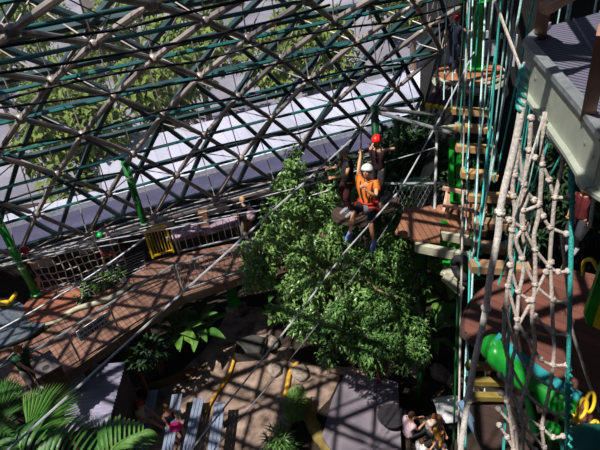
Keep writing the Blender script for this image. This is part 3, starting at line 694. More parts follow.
cable('overhead_cable','black cable sweeping from the left edge to the upper deck ropes',sag(D(-20,110,9.5),D(470,8,15),.35,24),.026,m_cable_black)
cable('overhead_cable','thin black cable slanting down right across the upper left',[D(40,-15,8),D(160,45,9)],.012,m_cable_black)
cable('overhead_cable','thin black wire slanting down left from the top edge',[D(135,-15,9),D(50,85,9.5)],.010,m_cable_black)
# ---------------------------------------------------------------- far round platform with green pole
PA=D(470,70,15.0); rA=.98
pa=round_platform('round_platform','far round orange-brown platform where the guide in the red helmet stands',PA,.87,.1,planks('orange_boards_far',(.42,.17,.08),math.radians(80),.13,var=.3),m_palewood)
rim=MB(); n=40; rim.tube([(math.cos(2*PI*k/n)*.9,math.sin(2*PI*k/n)*.9,-.25) for k in range(n+1)],.11,6); rim.build('lower_rim',m_palewood,pa)
pole('green_pole','tall green pole standing through the far round platform',PA+V((.22,.12,0)),5.0,.17,m_green,m_green)
o=MB().tube([(0,0,0),(0,0,5.5)],.08,8).build('thin_pole',m_dgreen); o.location=PA+V((-.15,.45,0)); tag(o,'thin dark green pole just behind the guide in the red helmet','pole')
o=MB().tube([(0,0,0),(0,0,-PA.z+.15)],.14,8).build('support_pole',m_dgreen); o.location=PA+V((.22,.12,-.15)); tag(o,'dark pole supporting the far round platform from below','pole')
for k in range(4):
    A=D(429+k*6.5,104+k*1.2,14.2); B=D(440+k*6,84+k,14.6); o=empty('stub_plank',A,'dark stub plank with a yellow end, number counted from the left below the far platform','plank')
    o['label']=['leftmost','second','third','rightmost'][k]+' of the dark yellow-ended planks fanned below the far platform'
    MB().beam(V(),B-A,.15,.06).build('board',mat('dark_plum_wood',(.07,.04,.05),.8) if k==0 else bpy.data.materials['dark_plum_wood'],o)
    MB().beam((A-B).normalized()*.1,V(),.155,.065).build('yellow_end',m_yellow,o)
# white equipment behind the ropes, top
m_wh=mat('white_panel',(.55,.55,.62),.5,var=.1); m_dk=mat('near_black',(.01,.012,.014),.8)
bw=empty('equipment_wall',D(520,30,15.3),'black framed wall of pale panels behind the hanging ropes at the top','wall unit'); o_=D(520,30,15.3)
MB().beam(D(487,24,16.5)-o_,D(560,24,14.2)-o_,.1,3.4).build('backing',m_dk,bw)
for x,y,w_,h_ in ((490,10,.35,.28),(493,22,.3,.3),(492,48,.45,.45),(505,12,.25,.5),(519,50,.25,.9),(523,20,.25,.5),(508,35,.4,.15),(560,40,.4,.5),(489,34,.25,.2)):
    c=D(x,y,16.35-(x-484)*.030)-o_; MB().box(c,(w_,.08,h_)).build('panel',m_wh,bw)
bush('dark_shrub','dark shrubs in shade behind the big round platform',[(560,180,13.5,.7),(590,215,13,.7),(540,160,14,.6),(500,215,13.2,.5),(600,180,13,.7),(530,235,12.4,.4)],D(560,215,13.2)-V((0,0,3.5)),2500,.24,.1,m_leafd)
# ---------------------------------------------------------------- plank bridge hung on teal ropes
steps=[(452,492,111,128,12.6),(455,492,128,0,12.0),(456,496,148,0,11.5),(461,497,174,0,10.9),(468,520,197,0,10.3),(473,528,224,0,9.6),(475,512,247,0,9.0),(470,529,267,0,8.5)]
m_st=[mat('step_wood_a',(.45,.25,.10),.6,col2=(.62,.38,.17),scale=4),mat('step_wood_b',(.22,.13,.08),.7,col2=(.45,.27,.14),scale=4)]
slabs=['topmost','second','third','fourth','fifth','sixth','seventh','lowest']
ends=[]
for k,(x0,x1,y,_,d) in enumerate(steps):
    A,B=D(x0,y-1,d),D(x1,y+2,d-.05); c=(A+B)/2; o=empty('bridge_step',c,slabs[k]+' wooden step of the rope bridge between the two round platforms','step','steps of the plank bridge')
    bm_=MB().beam(A-c,B-c,.20,.13); bm_.build('plank',m_st[1 if k in(5,6,7) else 0],o); ends.append((A,B))
    for e_ in (A.lerp(B,.12),A.lerp(B,.88)):
        MB().tube([(e_-c)+V((0,.11,-.08)),(e_-c)+V((0,.11,.08)),(e_-c)+V((0,-.11,.08)),(e_-c)+V((0,-.11,-.08)),(e_-c)+V((0,.11,-.08))],.018,5).build('lashing',m_tealrope,o)
for k,(A,B) in enumerate(ends):
    for s,e_ in (('left',A.lerp(B,.12)),('right',A.lerp(B,.88))):
        top=e_+V((rnd.uniform(-.08,.08),rnd.uniform(-.1,.1),5.2)); r_=.016 if k<5 else .013
        m_=m_palerope if (k+(s=='left'))%2 else m_tealrope
        cable('hanging_rope','%s rope holding the %s end of the %s bridge step'%('pale' if m_ is m_palerope else 'teal',s,slabs[k]),[e_+V((0,.02,.1)),e_.lerp(top,.3)+V((.03,0,0)),top],r_,m_,'rope')
        # splice and knot
        kn=MB(); 
for k,(x0,y0,d0,x1,y1,d1,m_,lab) in enumerate([
 (523,-10,6,482,225,7,m_palerope,'long pale teal rope slanting left behind the net'),
 (536,-10,6,497,175,7,m_tealrope,'teal rope slanting left beside the net top'),
 (486,-10,9,470,330,9,m_palerope,'pale rope slanting along the left of the steps'),
 (502,-10,9,478,245,9,m_tealrope,'teal rope beside the steps'),
 (556,120,6,498,285,7,m_tealrope,'teal rope slanting left through the net'),
 (575,128,6,520,235,7,m_tealrope,'teal rope slanting left below the near platform'),
 (571,-8,5,566,20,5,m_palerope,'short teal rope end above the metal grating, left one'),
 (598,-8,5,594,15,5,m_palerope,'short teal rope end above the metal grating, right one'),
 (491,-10,4.5,540,120,4.4,m_rope,'thin grey rope slanting right to the near platform')]):
    cable('slanting_rope',lab,[D(x0,y0,d0),D(x1,y1,d1)],.012*d0/6 if d0>5 else .013,m_,'rope')
for k,(x,y0,y1,d) in enumerate([(447,-10,100,12),(455,-10,108,12.1),(468,-10,250,11),(473,-10,230,10.8),(463,190,460,8.8),(470,250,460,8.6),(458,280,460,8.9),(467,330,460,8.6)]):
    P0=D(x,y0,d); P1=D(x-(y1-y0)*.03 if y0<0 else x-5,y1,d+ (0 if y0<0 else .2))
    cable('ladder_rope',['outermost left pale rope beside the far round platform','second pale rope from the left beside the far platform','pale rope in front of the green pole','white rope just right of the one before the green pole','pale rope hanging left of the big round platform','teal-grey rope beside the lashed posts at lower right','outermost rope hanging below the tyre','thin rope beside the lower ladder'][k],[P0,P1],.016 if y0<0 else .018,(m_palerope,m_palerope,m_rope,m_palerope,m_rope,m_tealrope,m_dgreen,m_palerope)[k],'rope')
# ---------------------------------------------------------------- big round platform
PBc=D(576,338,7.0); zB=PBc.z
def clipped_platform(name,label,c,r,th,m,mrim,a,b,n=72):
    p=empty(name,c,label,'platform'); a=V((a-c)[:2]); b=V((b-c)[:2]); d=(b-a).normalized(); nn=V((-d.y,d.x))
    if (-a).dot(nn)<0: nn=-nn
    pts=[]
    for k in range(n):
        q=V((r*math.cos(2*PI*k/n),r*math.sin(2*PI*k/n))); s=(q-a).dot(nn)
        if s<0: q=q-nn*s if q.length<r*2 else q
        pts.append(q)
    MB().prism(pts,-th,0).build('boards',m,p)
    ri=MB(); ri.tube([(q.x*1.01,q.y*1.01,-th*.6) for q in pts+pts[:1]],th*.4,6); ri.build('rim',mrim,p); return p
PB=clipped_platform('round_platform','big round dark red-brown plank platform under the rope net at right',PBc,1.36,.12,planks('dark_red_boards',(.15,.052,.036),math.radians(42),.15,var=.3,gap=.05),mat('dark_rim',(.05,.025,.02),.7),G(484,346,zB),G(580,418,zB))
o=MB().tube([(0,0,0),(0,0,-zB+.14)],.18,10).build('support_pole',m_dgreen); o.location=PBc-V((-.2,0,.14)); tag(o,'thick dark pole under the big round platform','pole')
# green beam with blue-teal top
A=D(494,347,6.55); B=D(577,408,6.2)
gb=empty('green_beam',A,'thick bright green padded beam with a teal upper face on the big round platform','beam')
d=B-A; up=V((0,0,1)); sd=d.cross(up).normalized()
def loft(sec,n,name,m,sm=True):
    mb=MB(); vs=[]; k=len(sec)
    for i in range(n+1):
        q=i/n; c=d*q+V((0,0,-.06*math.sin(PI*q)))
        for a,b in sec: vs.append(c+sd*a+up*b)
    fs=[(i*k+j,i*k+(j+1)%k,(i+1)*k+(j+1)%k,(i+1)*k+j) for i in range(n) for j in range(k)]+[tuple(reversed(range(k))),tuple(range(n*k,n*k+k))]
    return mb.add(vs,fs).build(name,m,gb,sm)
loft([(-.10,-.18),(.13,-.18),(.19,-.05),(.17,.09),(.08,.14),(-.08,.14),(-.15,.06),(-.15,-.1)],10,'body',m_green)
loft([(-.10,.13),(.03,.13),(.03,.16),(-.10,.16)],10,'teal_pad',mat('teal_pad',(.03,.28,.30),.5,scale=4),False)
MB().ball(V((.0,0,-.02)),(.16,.16,.17),12,8).build('end_cap',m_green,gb,True)
MB().ball(D(552,432,5.9)-A,(.11,.11,.11),10,7).build('round_foot',m_green,gb,True)
MB().tube([D(528,390,6.3)-A,D(535,430,6.6)-A],.06,8).build('leg',m_dgreen,gb)
# green / yellow panel at right edge
A=D(598,300,5.8); gpn=empty('coloured_board',A,'green board with a yellow lower corner at the right edge of the big platform','board')
def quadbox(pts,th,name,m,par,o_):
    a=[V(p)-o_ for p in pts]; nn=(a[1]-a[0]).cross(a[2]-a[0]).normalized()*th; k=len(a)
    return MB().add(a+[p-nn for p in a],[tuple(range(k)),tuple(reversed(range(k,2*k)))]+[(i,i+k,(i+1)%k+k,(i+1)%k) for i in range(k)]).build(name,m,par)
quadbox([D(602,255,5.6),D(612,330,6),D(586,322,6),D(583,312,6)],.06,'panel',m_green,gpn,A)
quadbox([D(602,296,5.75),D(608,328,5.9),D(594,321,5.95)],.09,'yellow_corner',m_yellow,gpn,A)
yb=MB().tube(spline([D(583,275,6.3),D(584,262,6.2),D(592,260,6.1),D(598,270,6.1)]),.022,6); o0=D(583,275,6.3); yb.v=[tuple(V(p)-o0) for p in yb.v]
o=yb.build('bent_bar',m_yellow,None,True); o.location=o0; tag(o,'bent yellow bar on the back edge of the big round platform','bar')
# lower ladder under the big platform
m_yg=mat('mustard_wood',(.25,.18,.04),.7,scale=5)
lad=empty('lower_ladder',D(484,372,7.8),'short ladder of mustard rungs below the left side of the big platform','ladder'); o_=D(484,372,7.8)
for y in (366,381,396): MB().beam(D(466,y,8)-o_,D(506,y+1,8)-o_,.10,.09).build('rung',m_yg,lad)
for x in (470,486): MB().tube([D(x,360,8)-o_,D(x-2,402,8.1)-o_],.012,5).build('side_rope',m_palerope,lad)
ld=[D(468,402,8.2)]; zl=ld[0].z
pl=[G(x,y,zl) for x,y in ((470,402),(505,402),(540,470),(500,480),(474,430))]
o=MB().prism([((p-ld[0]).x,(p-ld[0]).y) for p in pl],-.08,0).build('lower_landing',planks('dark_boards_low',(.05,.025,.018),math.radians(60),.14)); o.location=ld[0]; tag(o,'dark board landing below the green beam','landing')
A=D(468,402,8.15);B=D(505,470,7.6); o=MB().beam(V(),B-A,.10,.06).build('blue_edge_beam',mat('blue_grey_beam',(.10,.17,.27),.5)); o.location=A+V((-.12,0,.04)); tag(o,'blue-grey edge beam along the dark lower landing','beam')
# yellow chains & clips lower right
for k,(x,y,a) in enumerate(((582,408,.4),(590,402,.5),(574,425,.9),(592,430,.2),(583,440,1.2),(570,440,.1))):
    c=D(x,y,4.6); dr=(CX*math.cos(a+.9)+CY*-math.sin(a+.9)); sd_=(CX*-math.sin(a+.9)-CY*math.cos(a+.9))
    mb=MB(); n=14; mb.tube([dr*.085*math.cos(2*PI*i/n)+sd_*.035*math.sin(2*PI*i/n) for i in range(n+1)],.016,6); o=mb.build('yellow_clip',m_yellow,None,True); o.location=c
    tag(o,['yellow clip nearest the green beam end','topmost yellow clip at the lower right','yellow clip left of the dangling bunch','yellow clip at the right edge of the bunch','lower yellow clip in the middle of the bunch','lowest yellow clip at the left of the bunch'][k],'clip','yellow clips in the lower right corner')
o=MB().ball((0,0,0),(.26,.2,.12),12,7).build('green_bag',mat('dark_teal_bag',(.01,.12,.09),.6),None,True); o.location=D(594,447,4.2); tag(o,'dark teal bag at the lower right corner','bag')
# ---------------------------------------------------------------- near metal platform
zp=12.3
m_gy=mat('grey_green_steel',(.34,.37,.30),.5,.2,scale=6,col2=(.47,.49,.41))
m_grate=planks('dark_grating',(.16,.15,.21),math.radians(35),.035,var=.15,gap=.35,gapcol=(.03,.03,.05))
pp=[G(x,y,zp) for x,y in ((527,46),(546,27),(700,-15),(760,150),(700,190),(606,142),(584,112))]
A=pp[0]; npf=empty('near_platform',A,'near grey-green steel platform with grating floor at the upper right','platform')
top=[((p-A).x,(p-A).y) for p in pp]
MB().prism(top,-.03,0).build('grating',m_grate,npf)
cc=V((sum(p[0] for p in top)/len(top),sum(p[1] for p in top)/len(top),0))
for i,j in ((0,1),(0,6),(6,5),(5,4)):
    a=V((*top[i],0));b=V((*top[j],0)); MB().beam(a-V((0,0,.10)),b-V((0,0,.10)),.025,.26).build('side_plate',m_gy,npf); MB().beam(a+V((0,0,.02)),b+V((0,0,.02)),.06,.03).build('edge_angle',m_galv,npf); 
    MB().beam(a-V((0,0,.235)),b-V((0,0,.235)),.09,.02).build('flange',m_gy,npf)
st=MB()
for q in (.18,.36,.54,.72,.9):
    a=V((*top[1],0)).lerp(V((*top[2],0)),q*.9); b=V((*top[0],0)).lerp(V((*top[6],0)),1.0)+ (a-V((*top[1],0)))
    st.beam(a+V((0,0,.006)),b+V((0,0,.006)),.008,.012)
st.build('grating_bars',m_galv,npf)
for i,q in ((0,.25),(6,.3),(6,.7)):
    a=V((*top[i],0)).lerp(V((*top[6 if i==0 else 5],0)),q); MB().ball(a+V((0,-.03,-.1)),(.025,.025,.025),8,5).build('bolt',m_galv,npf,True)
b0=G(540,36,zp); o=MB().beam(V(),D(549,-25,3.0)-b0,.075,.075).build('timber_post',m_pinkwood); o.location=b0; tag(o,'pinkish timber post at the corner of the near steel platform','post')
b0=D(543,10,3.0); o=MB().beam(V(),D(585,-14,3.0)-b0,.07,.05).build('timber_rail',m_pinkwood); o.location=b0; tag(o,'pinkish timber rail joining the corner post at the top edge','rail')
b0=G(588,116,zp); o=MB().beam(V(),D(606,30,2.1)-b0,.06,.06).build('timber_post',mat('brown_post',(.30,.15,.11),.6)); o.location=b0; tag(o,'brown timber post at the right side of the near steel platform','post')
o=MB().ball((0,0,0),(.10,.10,.08),12,8).build('lamp_housing',mat('pale_grey_housing',(.50,.48,.50),.5),None,True); o.location=D(598,178,2.6); tag(o,'rounded pale grey housing under the near platform at the right edge','lamp')
# ---------------------------------------------------------------- the near rope net
nd=lambda x,y: D(x,y,2.9+max(0,(y-80))/370*.9)
verts=[ # upright ropes
 ([(527,62),(523,100),(517,135),(510,166),(504,190),(500,212),(498,235),(490,277),(486,308),(481,333),(474,365),(468,400),(462,440),(460,465)],.022,'t'),
 ([(518,128),(518,154),(513,180),(513,196),(515,210),(512,230),(510,251),(512,265),(508,286),(505,309),(504,340),(510,366),(512,384),(509,403),(514,448),(515,465)],.0135,'a'),
 ([(531,118),(529,150),(524,184),(527,198),(523,210),(523,228),(516,240),(522,258),(523,274),(519,293),(517,319),(516,345),(511,366),(507,401),(516,430),(517,465)],.0125,'b'),
 ([(545,112),(542,150),(542,164),(540,200),(538,218),(534,235),(535,251),(535,284),(532,316),(535,345),(530,372),(525,391),(520,411),(523,425),(522,465)],.0135,'c'),
 ([(560,140),(563,162),(555,198),(552,230),(550,258),(551,277),(552,298),(553,330),(554,345),(553,365),(550,387),(545,409),(542,428),(544,447),(545,465)],.0125,'d'),
 ([(524,184),(521,215),(524,245)],.0105,'e')]
net2=empty('rope_net',D(545,112,2.95),'large knotted rope net hanging from the near steel platform','net'); O2=D(545,112,2.95)
for pts,r_,nm in verts:
    MB().tube(spline([nd(*p)-O2 for p in pts],4),r_,8).build('upright_rope',m_whiterope if nm[0]=='t' else m_rope,net2,True)
rungs=[[(518,138),(524,184),(534,200),(539,203)],[(529,150),(535,158),(542,164)],[(542,164),(549,180),(555,197),(570,196)],[(510,166),(515,175),(524,184)],
 [(504,190),(513,196),(523,210),(538,205)],[(539,203),(543,216),(550,227),(566,234)],[(500,214),(509,220),(523,228)],[(523,228),(535,249),(549,266),(558,272),(568,271)],
 [(512,230),(522,258),(535,284),(553,300),(567,302)],[(510,265),(518,291),(528,300),(535,316),(553,333),(567,334)],[(508,286),(517,319),(525,335),(541,359),(553,365),(567,365)],
 [(505,309),(516,348),(530,372),(551,387),(567,396)],[(504,340),(511,366),(526,392),(546,410),(564,414)],[(500,375),(509,387),(520,411),(542,428),(553,437),(563,436)],
 [(501,393),(507,401),(523,425),(544,447)],[(498,409),(514,427),(535,450)],[(499,425),(507,437),(514,450)],[(551,262),(546,272),(532,300),(517,328)]]
kn=set()
for r_ in rungs:
    MB().tube(spline([nd(*p)-O2 for p in r_],4),.0105,7).build('cross_rope',m_rope,net2,True)
    for p in r_[::1]: kn.add(p)
ks=list(kn); ks+= [(486,308),(474,365),(468,400),(500,212),(510,166),(505,309),(531,118)]
big={(486,308),(468,400),(500,212)}
for p in ks:
    mb=MB(); c=nd(*p)-O2; s=.021 if p not in big else .032
    for q in range(3): 
        R_=Matrix.Rotation(q*1.1,3,V((1,.4,.2))); n=10; mb.tube([c+R_@V((s*.62*math.cos(2*PI*i/n),s*.62*math.sin(2*PI*i/n),s*.3*math.sin(4*PI*i/n))) for i in range(n+1)],s*.42,6)
    mb.build('knot',m_rope if p not in big else m_whiterope,net2,True)
MB().tube([nd(573,140)-O2,nd(572,200)-O2,nd(570,300)-O2,nd(566,460)-O2],.0155,8).build('teal_edge_rope',m_tealrope,net2,True)
tw=MB()
for ph in (0,2.1,4.2): tw.tube([nd(573-(y-150)*.03,y)-O2+V((.014*math.cos(y*.35+ph),.014*math.sin(y*.35+ph),0)) for y in list(range(143,205,2))],.009,6)
tw.build('teal_wrapping',m_tealrope,net2,True); tw=MB()
for ph in (0,3.1): tw.tube([nd(569,y)-O2+V((.016*math.cos(y*.4+ph),.016*math.sin(y*.4+ph),0)) for y in range(370,452,2)],.011,6)
tw.build('teal_wrapping',m_tealrope,net2,True)
tw=MB()
for ph in (0,2.1,4.2): tw.tube([nd(526-(y-62)*.13,y)-O2+V((.021*math.cos(y*.25+ph),.021*math.sin(y*.25+ph),0)) for y in range(66,112,2)],.0085,6)
tw.build('teal_splice',m_tealrope,net2,True)
cable('thin_rope','thin pale rope slanting from the near platform past the net',[D(545,112,2.9),D(530,160,3.0),D(515,215,3.2)],.006,m_whiterope,'rope')
cable('grey_rope','grey rope hanging at the far right below the housing',[D(595,185,4),D(590,225,4),D(580,240,4.1)],.014,m_rope,'rope')
cable('grey_rope','rope running down right across the big platform',[D(562,235,4.5),D(572,330,5),D(588,380,5.4),D(600,412,5.6)],.016,m_rope,'rope')
cable('teal_guide_rope','teal rope running down the middle of the net',[D(524,150,3.3),D(512,300,3.6),D(509,330,3.7),D(503,460,4.0)],.010,m_tealrope,'rope')
cable('grey_rope','slack grey rope from the near platform edge to the housing',[D(547,130,3),D(560,150,2.9),D(578,172,2.8),D(594,180,2.7)],.014,mat('mauve_grey_rope',(.33,.31,.38),.8),'rope')
# ---------------------------------------------------------------- people
def skinned(nodes,edges,sub=1):
    """continuous surface grown over a skeleton; nodes = [(pos, rx, ry)]"""
    me=bpy.data.meshes.new('t'); me.from_pydata([tuple(n[0]) for n in nodes],edges,[]); o=bpy.data.objects.new('t',me); C.objects.link(o)
    md=o.modifiers.new('s','SKIN'); md.use_smooth_shade=True
    if not me.skin_vertices: 
        bm=bmesh.new(); bm.from_mesh(me); bm.verts.layers.skin.verify(); bm.to_mesh(me); bm.free()
    for i,n in enumerate(nodes):
        sv=me.skin_vertices[0].data[i]; sv.radius=(n[1],n[2]); sv.use_root=(i==0)
    ss=o.modifiers.new('u','SUBSURF'); ss.levels=ss.render_levels=sub
    dg=bpy.context.evaluated_depsgraph_get(); ev=o.evaluated_get(dg); m2=ev.to_mesh()
    mb=MB(); mb.add([v.co.copy() for v in m2.vertices],[tuple(p.vertices) for p in m2.polygons]); ev.to_mesh_clear()
    bpy.data.objects.remove(o); bpy.data.meshes.remove(me); return mb
def ik(a,b,l1,l2,hint):
    d=b-a; L=min(d.length,(l1+l2)*.995); dn=d.normalized(); b=a+dn*L
    x=(l1*l1-l2*l2+L*L)/(2*L); h=math.sqrt(max(0,l1*l1-x*x)); hv=V(hint)-dn*V(hint).dot(dn)
    return a+dn*x+hv.normalized()*h, b
_mc={}
def cm(name,col,r=.8):
    if name not in _mc: _mc[name]=mat(name,col,r,var=.15,scale=20)
    return _mc[name]
m_skin=mat('skin',(.56,.30,.20),.5,var=.08,scale=10); m_skin2=mat('tanned_skin',(.66,.32,.18),.5,var=.08,scale=10)
def person(label,pelvis,fwd,H,rh,lh,rf,lf,lean=0,side=0,shirt=('navy_cloth',(.015,.018,.04)),sleeve=.5,legs=('black_cloth',(.012,.012,.014)),leglen=.5,shoes=('grey_shoes',(.25,.25,.28)),
           head=('hair','brown_hair',(.10,.05,.02)),look=0,skin=None,hk=(0,-1,-.3),kk=(0,1,.2),sub=1,group=None):
    skin=skin or m_skin; k=H/1.7; hp=.92*k
    rz=math.atan2(fwd[1],fwd[0])-PI/2
    r=empty('person',V(pelvis)-V((0,0,hp)),label,'person',group,rz)
    T=Matrix.Translation((0,0,hp))@Matrix.Rotation(side,4,'Y')@Matrix.Rotation(-lean,4,'X')
    t=lambda x,y,z: T@V((x*k,y*k,z*k))
    pel=t(0,0,0); wai=t(0,0,.17); che=t(0,.01,.36); neb=t(0,0,.50); nek=t(0,.02,.565)
    tgt=lambda q: V((q[0],q[1],q[2]+hp))
    out={}
    nodes=[(pel,.155*k,.105*k),(wai,.135*k,.092*k),(che,.165*k,.105*k),(neb,.060*k,.055*k),(nek,.048*k,.050*k),(t(0,.035,.64),.042*k,.045*k)]; edges=[(0,1),(1,2),(2,3),(3,4),(4,5)]
    arms=[];lg=[]
    for s,hnd,ft in ((1,rh,rf),(-1,lh,lf)):
        sh=t(.175*s,0,.455); el,wr=ik(sh,tgt(hnd),.28*k,.25*k,V((hk[0]*s if hk[0] else .35*s,hk[1],hk[2])))
        hd=(wr-el).normalized(); n=len(nodes)
        nodes+=[(sh,.055*k,.052*k),(sh.lerp(el,.5),.046*k,.045*k),(el,.038*k,.038*k),(el.lerp(wr,.35),.038*k,.036*k),(wr,.025*k,.021*k),(wr+hd*.075*k,.036*k,.016*k)]
        edges+=[(2,n)]+[(n+i,n+i+1) for i in range(5)]; arms.append((sh,el,wr,hd))
        hi=t(.095*s,0,-.03); kn,an=ik(hi,tgt(ft),.43*k,.42*k,V((.12*s,kk[1],kk[2]))); n=len(nodes)
        f=V((0,1,0)); sd=(an-kn).normalized(); f=(f-sd*f.dot(sd)); f=(f.normalized()*.9+V((0,0,-.1))).normalized() if f.length>.2 else V((0,.6,.8))
        heel=an+sd*.055*k; toe=heel+f*.17*k
        nodes+=[(hi,.088*k,.09*k),(hi.lerp(kn,.5),.072*k,.075*k),(kn,.052*k,.054*k),(kn.lerp(an,.35),.052*k,.054*k),(an,.034*k,.036*k),(heel+f*.02*k,.036*k,.035*k),(toe,.034*k,.022*k)]
        edges+=[(0,n)]+[(n+i,n+i+1) for i in range(6)]; lg.append((hi,kn,an,heel,toe,f,sd))
    body=skinned(nodes,edges,sub)
    # hands: four curled fingers and a thumb each
    for (sh,el,wr,hd),s in zip(arms,(1,-1)):
        x=hd.cross(V((0,1,.15))); x=x.normalized() if x.length>.1 else V((1,0,0)); pn=hd.cross(x)
        for q,(o_,l) in enumerate(((-.030,.062),(-.010,.072),(.010,.068),(.029,.052))):
            p0=wr+hd*.075*k+x*o_*k; body.tube([p0,p0+hd*l*.55*k+pn*.008*k,p0+hd*l*.9*k+pn*.03*k,p0+hd*l*.8*k+pn*.052*k],[.0095*k,.009*k,.008*k,.006*k],6)
        p0=wr+hd*.03*k-x*.03*s*k; body.tube([p0,p0-x*.022*s*k+hd*.025*k+pn*.015*k,p0-x*.02*s*k+hd*.05*k+pn*.035*k],[.011*k,.010*k,.008*k],6)
    # head
    HR=(T.to_3x3()@Matrix.Rotation(-look,3,'X')); hc=t(0,.04,.0)+(T.to_3x3()@V((0,0,.69*k)))
    hb=MB().ball((0,0,0),(.078,.098,.118),16,12); vs=[]
    for v in hb.v:
        v=V(v)
        if v.z<0: v.x*=1-.28*min(1,-v.z/.118); v.y=v.y*(1-.12*(-v.z/.118))+.012*(-v.z/.118)
        vs.append(hc+HR@(v*k))
    hb.v=vs; body.add(hb.v,hb.f)
    body.ball(hc+HR@V((0,.103*k,-.015*k)),(.013*k,.018*k,.022*k),8,5,HR)
    for s in(-1,1): body.ball(hc+HR@V((.08*s*k,0,-.01*k)),(.010*k,.02*k,.03*k),8,5,HR)
    body.build('body',skin,r,True)
    for s in(-1,1): MB().ball(hc+HR@V((.030*s*k,.088*k,.012*k)),(.012*k,.009*k,.008*k),8,5,HR).build('eye',cm('eye_dark',(.03,.02,.02)),r,True)
    MB().ball(hc+HR@V((0,.092*k,-.055*k)),(.024*k,.008*k,.006*k),8,5,HR).build('mouth',cm('lips',(.35,.08,.07)),r,True)
    kind,hn,hcol=head
    def cap(z0,sx,sy,sz,off,nm,m,n=18):
        mb=MB(); vs=[];fs=[];rows=7
        for i in range(rows+1):
            th=(PI/2+z0)*i/rows if i else .02
            for j in range(n):
                a=2*PI*j/n; y=math.sin(a); ext=th*(1+ (.0 if y>0 else -.25*y*(1 if kind!='helmet' else .5)))
                vs.append(hc+HR@(V((sx*math.sin(ext)*math.cos(a),sy*math.sin(ext)*y,sz*math.cos(ext)))*k+V(off)*k))
        for i in range(rows):
            for j in range(n): fs.append((i*n+j,(i+1)*n+j,(i+1)*n+(j+1)%n,i*n+(j+1)%n))
        k_=len(vs); vs+= [p*.0+hc+(p-hc)*.9 for p in vs]
        fs+=[tuple(reversed([q+k_ for q in f])) for f in fs]; fs.append(tuple(range(n)))
        fs+=[(rows*n+j,rows*n+k_+j,rows*n+k_+(j+1)%n,rows*n+(j+1)%n) for j in range(n)]
        mb.add(vs,fs); return mb.build(nm,m,r,True)
    hair=cm('brown_hair',(.10,.05,.02)) if kind!='hair' else cm(hn,hcol)
    cap(-.12,.085,.106,.122,(0,-.010,.006),'hair',hair)
    if kind=='hair' and 'long' in hn: MB().tube([hc+HR@(V(p)*k) for p in ((0,-.07,.05),(0,-.10,-.08),(0,-.10,-.2),(0,-.085,-.3))],[.06*k,.075*k,.06*k,.03*k],10).build('long_hair',hair,r,True)
    if kind=='helmet':
        h=cap(.12,.118,.142,.125,(0,-.005,.03),'helmet',cm(hn,hcol,.3))
        MB().tube([hc+HR@(V(p)*k) for p in ((.098,.02,.02),(.085,.04,-.08),(0,.06,-.125),(-.085,.04,-.08),(-.098,.02,.02))],.008*k,5).build('chin_strap',m_black,r)
    if kind=='cap':
        cap(.0,.098,.116,.118,(0,0,.02),'cap',cm(hn,hcol)); b_=MB().ball(hc+HR@V((0,.12*k,.035*k)),(.07*k,.075*k,.008*k),12,6,HR); b_.build('cap_brim',cm(hn,hcol),r,True)
    # clothes
    e=.013*k
    e=.026*k; n=[(t(0,0,-.10),.165*k+e,.120*k+e),(t(0,0,.0),.160*k+e,.115*k+e),(wai,.145*k+e,.105*k+e),(che,.178*k+e,.125*k+e),(t(0,0,.485),.075*k+e,.068*k+e)]; ed=[(0,1),(1,2),(2,3),(3,4)]
    for (sh,el,wr,hd) in arms:
        q=len(n); n.append((sh,.062*k+e,.058*k+e)); pts=[(sh.lerp(el,min(1,sleeve)),.050*k+e)]
        if sleeve>1: pts=[(sh.lerp(el,.5),.048*k+e),(el,.042*k+e),(el.lerp(wr,(sleeve-1)*1.0),.034*k+e)]
        ed.append((3,q))
        if sleeve>.1:
            for p,rr in pts: ed.append((len(n)-1,len(n))); n.append((p,rr,rr))
    skinned(n,ed,sub).build('shirt',cm(*shirt),r,True)
    e=.015*k; n=[(t(0,0,.04),.150*k+e,.104*k+e),(t(0,0,-.02),.155*k+e,.108*k+e)]; ed=[(0,1)]
    for (hi,kn,an,heel,toe,f,sd) in lg:
        q=len(n); n.append((hi,.094*k+e,.095*k+e)); ed.append((1,q))
        pts=[(hi.lerp(kn,min(1,leglen*2*.5)),.078*k+e),(hi.lerp(kn,min(1,leglen*2)),.066*k+e)]
        if leglen>.5: pts+=[(kn.lerp(an,.4),.055*k+e),(kn.lerp(an,.92),.045*k+e)]
        for p,rr in pts: ed.append((len(n)-1,len(n))); n.append((p,rr,rr))
    skinned(n,ed,sub).build('trousers' if leglen>.5 else 'shorts',cm(*legs),r,True)
    for (hi,kn,an,heel,toe,f,sd) in lg:
        m_=MB(); x=f.cross(sd).normalized(); c=lambda q,u: heel+f*q*k-sd*u*k
        m_.tube([c(-.065,.02),c(-.04,.022),c(.03,.022),c(.11,.012),c(.18,.0),c(.225,-.002)],[.025*k,.048*k,.050*k,.047*k,.044*k,.020*k],10); m_.tube([c(-.01,.02),an-sd*.02*k],[.050*k,.046*k],10)
        sh_=m_.build('shoe',cm(*shoes),r,True)
        MB().tube([c(-.06,-.02),c(0,-.024),c(.11,-.03),c(.21,-.03)],[.03*k,.042*k,.045*k,.025*k],8).build('sole',cm('white_sole',(.6,.6,.62)),sh_,True)
    r['k']=k
    del r['k']
    return r,dict(T=T,t=t,arms=arms,lg=lg,hc=hc,HR=HR,k=k,hp=hp)
def toroot(r,p): return r.matrix_basis.inverted()@V(p)
bpy.context.view_layer.update()
